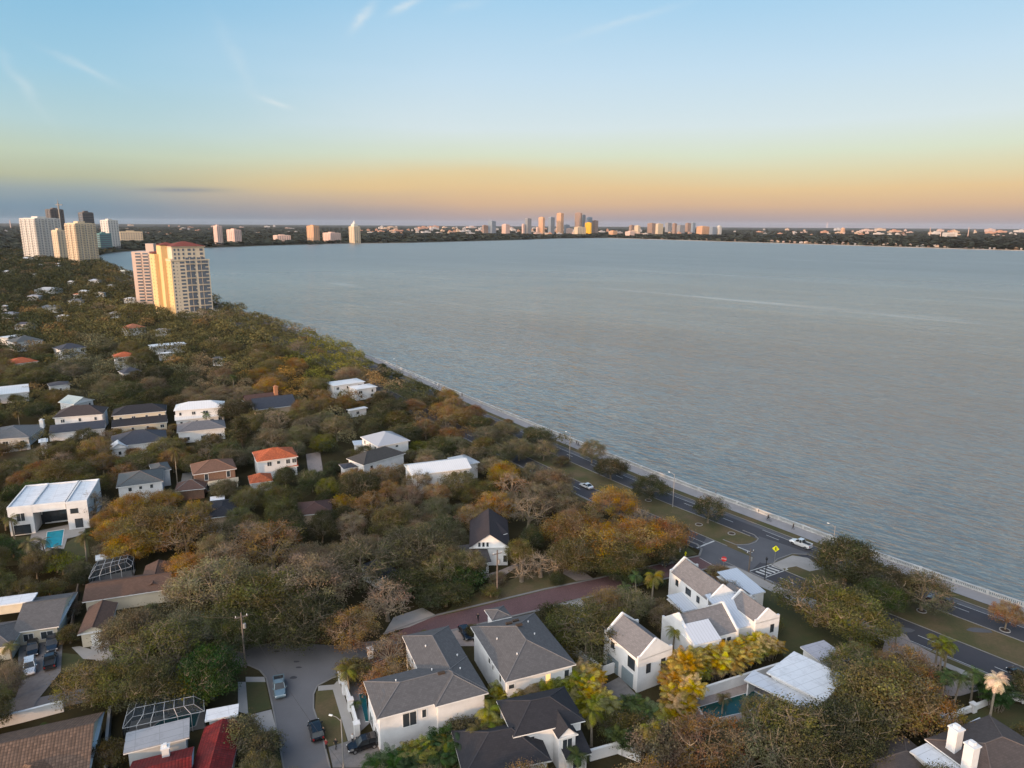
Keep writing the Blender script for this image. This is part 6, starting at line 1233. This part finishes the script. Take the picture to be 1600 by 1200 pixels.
# ------------------------------------------------------------------ people
SKIN = surf('skin', (.36, .22, .15), .7); HAIR = surf('hair', (.03, .02, .015), .8)
def cloth(n_, c): return surf('cloth_'+n_, c, .9, .15, 6)
def person_mesh(pose):
    J = dict(pel=(0, 0, .95), sp=(0, 0, 1.15), ch=(0, 0, 1.36), nk=(0, 0, 1.5), hd=(.02, 0, 1.6), ht=(.01, 0, 1.74)); R = dict(pel=.15, sp=.125, ch=.15, nk=.055, hd=.095, ht=.075); E_ = [('pel', 'sp'), ('sp', 'ch'), ('ch', 'nk'), ('nk', 'hd'), ('hd', 'ht')]
    for s, y in (('l', 1), ('r', -1)):
        st = .22*y if pose == 'walk' else 0; aw = -.2*y if pose == 'walk' else .05
        if pose == 'ride': J.update({f'kn{s}': (.42, .1*y, .85-.12*(y > 0)), f'an{s}': (.3, .1*y, .42+.15*(y < 0)), f'to{s}': (.46, .1*y, .38+.15*(y < 0)), f'sh{s}': (.1, .19*y, 1.4), f'el{s}': (.34, .22*y, 1.18), f'wr{s}': (.55, .2*y, 1.05)}) 
        else: J.update({f'kn{s}': (st*.6+.03, .1*y, .5), f'an{s}': (st-.03, .1*y, .09), f'to{s}': (st+.16, .11*y, .04), f'sh{s}': (0, .19*y, 1.42), f'el{s}': (aw*.5, .25*y, 1.13), f'wr{s}': (aw+.06, .26*y, .88)})
        J[f'hp{s}'] = (0, .1*y, .92); w_ = V3(J[f'wr{s}']); dn = V3((.03, 0, -.1)) if pose != 'ride' else V3((.1, 0, -.02)); J[f'pm{s}'] = tuple(w_+dn*.75)
        R.update({f'hp{s}': .1, f'kn{s}': .062, f'an{s}': .042, f'to{s}': .035, f'sh{s}': .062, f'el{s}': .042, f'wr{s}': .028, f'pm{s}': .03})
        E_ += [('pel', f'hp{s}'), (f'hp{s}', f'kn{s}'), (f'kn{s}', f'an{s}'), (f'an{s}', f'to{s}'), ('ch', f'sh{s}'), (f'sh{s}', f'el{s}'), (f'el{s}', f'wr{s}'), (f'wr{s}', f'pm{s}')]
        for k in range(5):
            nme = f'f{k}{s}'; ln = (.05, .075, .085, .078, .06)[k]; off = V3(((k-2)*.019, 0, 0)) if pose != 'ride' else V3((0, (k-2)*.019, 0)); J[nme] = tuple(V3(J[f'pm{s}'])+off*1.2+dn.normalized()*ln+V3((.03, -.01*y, .02)) * (1 if k == 0 else .3)); R[nme] = .009; E_.append((f'pm{s}', nme))
    ks = list(J); me = D.meshes.new('b'); lean = .35 if pose == 'ride' else 0
    me.from_pydata([(J[k][0]+lean*max(0, J[k][2]-.95), J[k][1], J[k][2]) for k in ks], [(ks.index(a), ks.index(b)) for a, b in E_], [])
    o = D.objects.new('b', me); COL.objects.link(o); md = o.modifiers.new('s', 'SKIN'); md.use_smooth_shade = True
    for k, sv in zip(ks, me.skin_vertices[0].data): sv.radius = (R[k], R[k]); sv.use_root = k == 'pel'
    sb = o.modifiers.new('d', 'SUBSURF'); sb.levels = sb.render_levels = 1
    dg = bpy.context.evaluated_depsgraph_get(); ev = o.evaluated_get(dg); full = D.meshes.new_from_object(ev); D.objects.remove(o); return full, J, lean
def sub(me, pred, name, mat, grow):
    vs = [v.co.copy() for v in me.vertices]; ns = [v.normal.copy() for v in me.vertices]; fs = [p for p in me.polygons if pred(p.center)]; idx = {}; V, F_ = [], []
    for p in fs:
        q = []
        for i in p.vertices:
            if i not in idx: idx[i] = len(V); V.append(vs[i]+ns[i]*grow)
            q.append(idx[i])
        F_.append(q)
    m = D.meshes.new(name); m.from_pydata([tuple(v) for v in V], [], F_); m.materials.append(mat); m.polygons.foreach_set('use_smooth', [True]*len(m.polygons)); return m
BM = {}
for ps in ('walk', 'stand', 'ride'): BM[ps] = person_mesh(ps); BM[ps][0].materials.clear(); BM[ps][0].materials.append(SKIN)
def person(label, px, toward, pose, shirt, trous, group=None, h=1.0, z=.1):
    P = G(*px); Q = G(*toward); t = thing('person', label, 'person', P+Z*(z+(.12 if pose == 'ride' else 0)), group); t.rotation_euler = (0, 0, math.atan2(Q.y-P.y, Q.x-P.x)); t.scale = (h, h, h); me = BM[pose][0]; b = link('body', me, t)
    ride = pose == 'ride'
    for nme, pr, mt, g in (('shirt', (lambda c: .93 < c.z < 1.47 and not (abs(c.y) > .2 and c.z < 1.12)) if not ride else (lambda c: 1.0 < c.z < 1.47 and not c.x > .48), shirt, .014), ('trousers', (lambda c: .1 < c.z < .97 and abs(c.y) < .215) if not ride else (lambda c: .45 < c.z < 1.02 and c.x < .55), trous, .011), ('shoe', lambda c: c.z < (.1 if not ride else .44) and c.x > -.4, HAIR, .01)):
        m_ = sub(me, pr, nme, mt, g)
        if len(m_.polygons): link(nme, m_, t)
    hx = BM[pose][2]*.7; MB().lathe(V3((.0+hx, 0, 1.6)), [(.1, 0), (.112, .06), (.105, .13), (.06, .18), (.01, .19)], 10).build('hair', HAIR, t); MB().lathe(V3((.115+hx, 0, 1.57)), [(.012, 0), (.018, .01), (.006, .045)], 6).build('nose', SKIN, t)
    return t
K = cloth('black', (.02, .02, .022)); Bl = cloth('navy', (.03, .045, .09)); Wt = cloth('white', (.6, .6, .6)); Gy = cloth('grey', (.16, .16, .17)); Rd = cloth('red', (.3, .04, .04)); Tn = cloth('tan', (.3, .22, .15))
GP = 'walkers on the bay promenade'
for px, py, lab, sh, tr in ((875, 684, 'walker in black alone behind the dark round oak on the promenade', K, K), (901, 696, 'left of two walkers right of the promenade lamp', K, Gy), (904, 697.5, 'right of the two walkers right of the promenade lamp', Gy, K), (914, 700, 'walker in navy ahead of the red shirted one', Bl, K), (917, 701, 'walker in red nearest the concrete balustrade', Rd, K), (1239, 828, 'walker in black ahead of the white pickup on the promenade', K, K),
    (1118, 776, 'walker in grey standing at the balustrade above the single round median oak', Gy, K), (722, 620, 'distant walker in dark clothes where the promenade meets the trees', K, K), (707, 613, 'distant walker in white on the far promenade', Wt, K), (686, 605, 'farthest walker on the promenade', Bl, K), (862, 679, 'walker in tan beside the black one', Tn, K)):
    p = G(px, py); person(lab, (px, py), (px-30, py-13), 'walk', sh, tr, GP)
t = person('cyclist in black riding along the promenade', (1201, 815), (1180, 806), 'ride', K, K)
P = G(1201, 815); Q = G(1180, 806); b = thing('bicycle', 'dark bicycle ridden along the promenade', 'bicycle', P+Z*.1); b.rotation_euler = (0, 0, math.atan2(Q.y-P.y, Q.x-P.x)); ORIG[b.name] = V3()
fr_ = MB(); 
for a_, c_ in (((-.5, .34), (0, .32)), ((0, .32), (.38, .85)), ((-.15, .88), (.36, .88)), ((-.15, .9), (0, .32)), ((.5, .34), (.38, 1.05)), ((-.5, .34), (-.15, .85))): fr_.tube(V3((a_[0], 0, a_[1])), V3((c_[0], 0, c_[1])), .025, .025, 5)
fr_.build('frame', BLACKM, b); MB().box((-.15, 0, .95), .26, .14, .06).build('saddle', BLACKM, b); MB().tube((.42, -.28, 1.08), (.42, .28, 1.08), .02, .02, 5).build('handlebar', BLACKM, b)
for x in (-.5, .5):
    w_ = MB()
    for k in range(16): a0, a1 = k*math.pi/8, (k+1)*math.pi/8; w_.tube(V3((x+.33*math.cos(a0), 0, .34+.33*math.sin(a0))), V3((x+.33*math.cos(a1), 0, .34+.33*math.sin(a1))), .022, .022, 4)
    for k in range(4): a0 = k*math.pi/4; w_.tube(V3((x+.32*math.cos(a0), 0, .34+.32*math.sin(a0))), V3((x-.32*math.cos(a0), 0, .34-.32*math.sin(a0))), .006, .006, 3)
    w_.build('wheel', TYRE, b)
for px, py, lab, sh, tr, ps in ((506, 1152, 'person in dark clothes standing between the black car and the verge', K, K, 'stand'), (510, 1171, 'person in red standing at the kerb below the verge', Rd, K, 'stand'), (525, 1170, 'person in black on the grass verge by the drive', K, K, 'walk'), (551, 1162, 'person in white and black at the garden gate beside the turning car', Wt, K, 'stand'), (747, 971, 'person in black walking on the brick street', K, K, 'walk')):
    person(lab, (px, py), (px+10, py-12), ps, sh, tr, z=.04)
# ------------------------------------------------------------------ sun, sky, air, camera
SUN_AZ = V3((-.66, -.75, 0)).normalized(); SUN_EL = math.radians(6.5)
sd = V3((SUN_AZ.x*math.cos(SUN_EL), SUN_AZ.y*math.cos(SUN_EL), math.sin(SUN_EL)))
li = D.lights.new('sun', 'SUN'); li.energy = 4.0; li.angle = math.radians(.6); li.color = (1, .56, .26); so = D.objects.new('sun', li); COL.objects.link(so); so.rotation_euler = (-sd).to_track_quat('-Z', 'Y').to_euler()
w = D.worlds.new('World'); SC.world = w; w.use_nodes = True; nt = w.node_tree; nt.nodes.clear(); L = nt.links
tc = N(nt, 'ShaderNodeTexCoord'); sp = N(nt, 'ShaderNodeSeparateXYZ'); L.new(tc.outputs['Generated'], sp.inputs[0]); X_, Y_, Z_ = sp.outputs
def s2l(c): return tuple(((x/255)/12.92 if x/255 < .04045 else ((x/255+.055)/1.055)**2.4) for x in c)
zw = math_(nt, 'ABSOLUTE', Z_); nv = N(nt, 'ShaderNodeMapping'); nv.inputs['Scale'].default_value = (1.2, 1.2, 6); L.new(tc.outputs['Generated'], nv.inputs[0]); wob = noise(nt, 2, 3, .5, nv.outputs[0])
zz = math_(nt, 'ADD', zw, math_(nt, 'MULTIPLY', math_(nt, 'SUBTRACT', wob.outputs[0], .5), .02)); zc = math_(nt, 'MAXIMUM', zz, 0.0)
RC = ramp(nt, [(0, s2l((150, 146, 160))), (.010, s2l((178, 158, 158))), (.026, s2l((214, 178, 148))), (.046, s2l((229, 196, 150))), (.066, s2l((224, 212, 174))), (.09, s2l((218, 226, 204))), (.125, s2l((216, 230, 234))), (.19, s2l((198, 224, 242))), (.29, s2l((160, 208, 240))), (.5, s2l((105, 160, 208))), (1, s2l((70, 118, 178)))]); L.new(zc, RC.inputs[0])
RL = ramp(nt, [(0, s2l((104, 130, 150))), (.02, s2l((120, 146, 166))), (.036, s2l((150, 164, 170))), (.052, s2l((184, 188, 162))), (.078, s2l((194, 208, 188))), (.11, s2l((184, 212, 216))), (.17, s2l((162, 206, 228))), (.28, s2l((130, 190, 228))), (.5, s2l((95, 150, 200))), (1, s2l((70, 118, 178)))]); L.new(zc, RL.inputs[0])
az = N(nt, 'ShaderNodeMapRange', interpolation_type='SMOOTHSTEP'); az.inputs[1].default_value, az.inputs[2].default_value = -.62, -.02
L.new(math_(nt, 'ADD', math_(nt, 'DIVIDE', X_, math_(nt, 'MAXIMUM', math_(nt, 'ABSOLUTE', Y_), .25)), math_(nt, 'MULTIPLY', math_(nt, 'SUBTRACT', wob.outputs[0], .5), .3)), az.inputs[0])
sky = mixc(nt, RL.outputs[0], RC.outputs[0], az.outputs[0])
# unseen sky behind the camera, brightened as fill for walls, roofs and trees
dt_ = N(nt, 'ShaderNodeVectorMath', operation='DOT_PRODUCT'); L.new(tc.outputs['Generated'], dt_.inputs[0]); dt_.inputs[1].default_value = tuple(sd)
wm = N(nt, 'ShaderNodeMapRange', interpolation_type='SMOOTHSTEP'); wm.inputs[1].default_value, wm.inputs[2].default_value = .0, .9; L.new(dt_.outputs['Value'], wm.inputs[0])
sky = mixc(nt, sky, (3.7, 3.6, 3.5), math_(nt, 'MULTIPLY', wm.outputs[0], .95))
# thin cirrus wisps: elongated smears at a few bearings plus broken streaks
px_ = math_(nt, 'DIVIDE', X_, math_(nt, 'MAXIMUM', Y_, .2)); pz_ = math_(nt, 'DIVIDE', Z_, math_(nt, 'MAXIMUM', Y_, .2))
cn = N(nt, 'ShaderNodeMapping'); cn.inputs['Rotation'].default_value = (0, 0, .35); cn.inputs['Scale'].default_value = (14, 14, 30); L.new(tc.outputs['Generated'], cn.inputs[0]); cnn = noise(nt, 1.6, 5, .65, cn.outputs[0])
tot = None
for ax, ay, bx, by, wd, st in ((552, 46, 582, 8, 6, .5), (612, 20, 655, 0, 5, .45), (405, 150, 450, 168, 4, .5), (0, 85, 70, 175, 8, .22), (78, 80, 180, 130, 5, .25), (895, 58, 1060, 8, 5, .2), (340, 40, 400, 150, 10, .12), (700, 15, 760, 0, 6, .15)):
    def dv(x, y): d = fw+RT*((x-800)/F)+UP*((600-y)/F); return d.x/d.y, d.z/d.y
    (x0, z0), (x1, z1) = dv(ax, ay), dv(bx, by); mx, mz = (x0+x1)/2, (z0+z1)/2; l_ = math.hypot(x1-x0, z1-z0); ux, uz = (x1-x0)/l_, (z1-z0)/l_
    dx_ = math_(nt, 'SUBTRACT', px_, mx); dz_ = math_(nt, 'SUBTRACT', pz_, mz); al = math_(nt, 'ADD', math_(nt, 'MULTIPLY', dx_, ux), math_(nt, 'MULTIPLY', dz_, uz)); pe = math_(nt, 'SUBTRACT', math_(nt, 'MULTIPLY', dx_, uz), math_(nt, 'MULTIPLY', dz_, ux))
    pe = math_(nt, 'ADD', pe, math_(nt, 'MULTIPLY', math_(nt, 'SUBTRACT', cnn.outputs[0], .5), wd/F*3))
    e = math_(nt, 'ADD', math_(nt, 'POWER', math_(nt, 'ABSOLUTE', math_(nt, 'DIVIDE', al, l_*.5)), 2), math_(nt, 'POWER', math_(nt, 'ABSOLUTE', math_(nt, 'DIVIDE', pe, wd/F)), 2)); g_ = math_(nt, 'MULTIPLY', math_(nt, 'POWER', 2.718, math_(nt, 'MULTIPLY', e, -1)), st)
    tot = g_ if tot is None else math_(nt, 'ADD', tot, g_)
tot = math_(nt, 'MULTIPLY', tot, math_(nt, 'MULTIPLY', cnn.outputs[0], 1.8), clamp=True)
sky = mixc(nt, sky, (.85, .88, .88), tot)
# dusky cloud bank low on the left
cb = math_(nt, 'ADD', math_(nt, 'POWER', math_(nt, 'ABSOLUTE', math_(nt, 'DIVIDE', math_(nt, 'SUBTRACT', px_, -.455), .055)), 2), math_(nt, 'POWER', math_(nt, 'ABSOLUTE', math_(nt, 'DIVIDE', math_(nt, 'SUBTRACT', pz_, .043), .0035)), 2)); sky = mixc(nt, sky, s2l((130, 140, 158)), math_(nt, 'MULTIPLY', math_(nt, 'POWER', 2.718, math_(nt, 'MULTIPLY', cb, -1)), .7))
gb_ = math_(nt, 'ADD', math_(nt, 'POWER', math_(nt, 'ABSOLUTE', math_(nt, 'DIVIDE', math_(nt, 'ADD', px_, .13), .24)), 2), math_(nt, 'POWER', math_(nt, 'ABSOLUTE', math_(nt, 'DIVIDE', math_(nt, 'SUBTRACT', math_(nt, 'ADD', pz_, math_(nt, 'MULTIPLY', math_(nt, 'SUBTRACT', wob.outputs[0], .5), .05)), .062), .017)), 2)); sky = mixc(nt, sky, s2l((238, 192, 126)), math_(nt, 'MULTIPLY', math_(nt, 'POWER', 2.718, math_(nt, 'MULTIPLY', gb_, -1)), .35))
ns = N(nt, 'ShaderNodeTexSky', sky_type='NISHITA'); ns.sun_disc = False; ns.sun_elevation = SUN_EL; ns.sun_rotation = math.atan2(SUN_AZ.x, SUN_AZ.y)
bg = N(nt, 'ShaderNodeBackground'); L.new(sky, bg.inputs[0]); bg.inputs[1].default_value = .93
bg2 = N(nt, 'ShaderNodeBackground'); L.new(ns.outputs[0], bg2.inputs[0]); bg2.inputs[1].default_value = .012
ad = N(nt, 'ShaderNodeAddShader'); L.new(bg.outputs[0], ad.inputs[0]); L.new(bg2.outputs[0], ad.inputs[1]); wo = N(nt, 'ShaderNodeOutputWorld'); L.new(ad.outputs[0], wo.inputs[0])
HAZE = True
if HAZE:
    m, nt, out = nodes('haze_air'); pv = N(nt, 'ShaderNodeVolumePrincipled'); pv.inputs['Color'].default_value = (.75, .84, .95, 1); pv.inputs['Density'].default_value = 1.2e-5; nt.links.new(pv.outputs[0], out.inputs['Volume'])
    b = MB(); b.obox((-28000, -1500, -3.2), V3((1, 0, 0)), V3((0, 1, 0)), Z, 56000, 29500, 172); tag(b.build('haze', m), 'thin pale evening haze over the bay and the city', None, kind='stuff')
cam = D.cameras.new('camera'); cam.lens = 36*F/1600; cam.sensor_width = 36; cam.sensor_fit = 'HORIZONTAL'; cam.clip_start = .5; cam.clip_end = 120000; co = D.objects.new('camera', cam); COL.objects.link(co)
mt = Matrix((RT, UP, -fw)).transposed().to_4x4(); mt.translation = V3((0, 0, CAMH)); co.matrix_world = mt; SC.camera = co
SC.view_settings.view_transform = 'Standard'; SC.view_settings.look = 'None'; SC.view_settings.exposure = 0; SC.view_settings.gamma = 1
SC.cycles.max_bounces = 5; SC.cycles.diffuse_bounces = 2; SC.cycles.glossy_bounces = 2; SC.cycles.transmission_bounces = 2; SC.cycles.transparent_max_bounces = 6; SC.cycles.volume_bounces = 0; SC.cycles.use_denoising = True; SC.cycles.denoising_prefilter = 'ACCURATE'; SC.cycles.denoising_input_passes = 'RGB_ALBEDO_NORMAL'
SC.cycles.caustics_reflective = SC.cycles.caustics_refractive = False
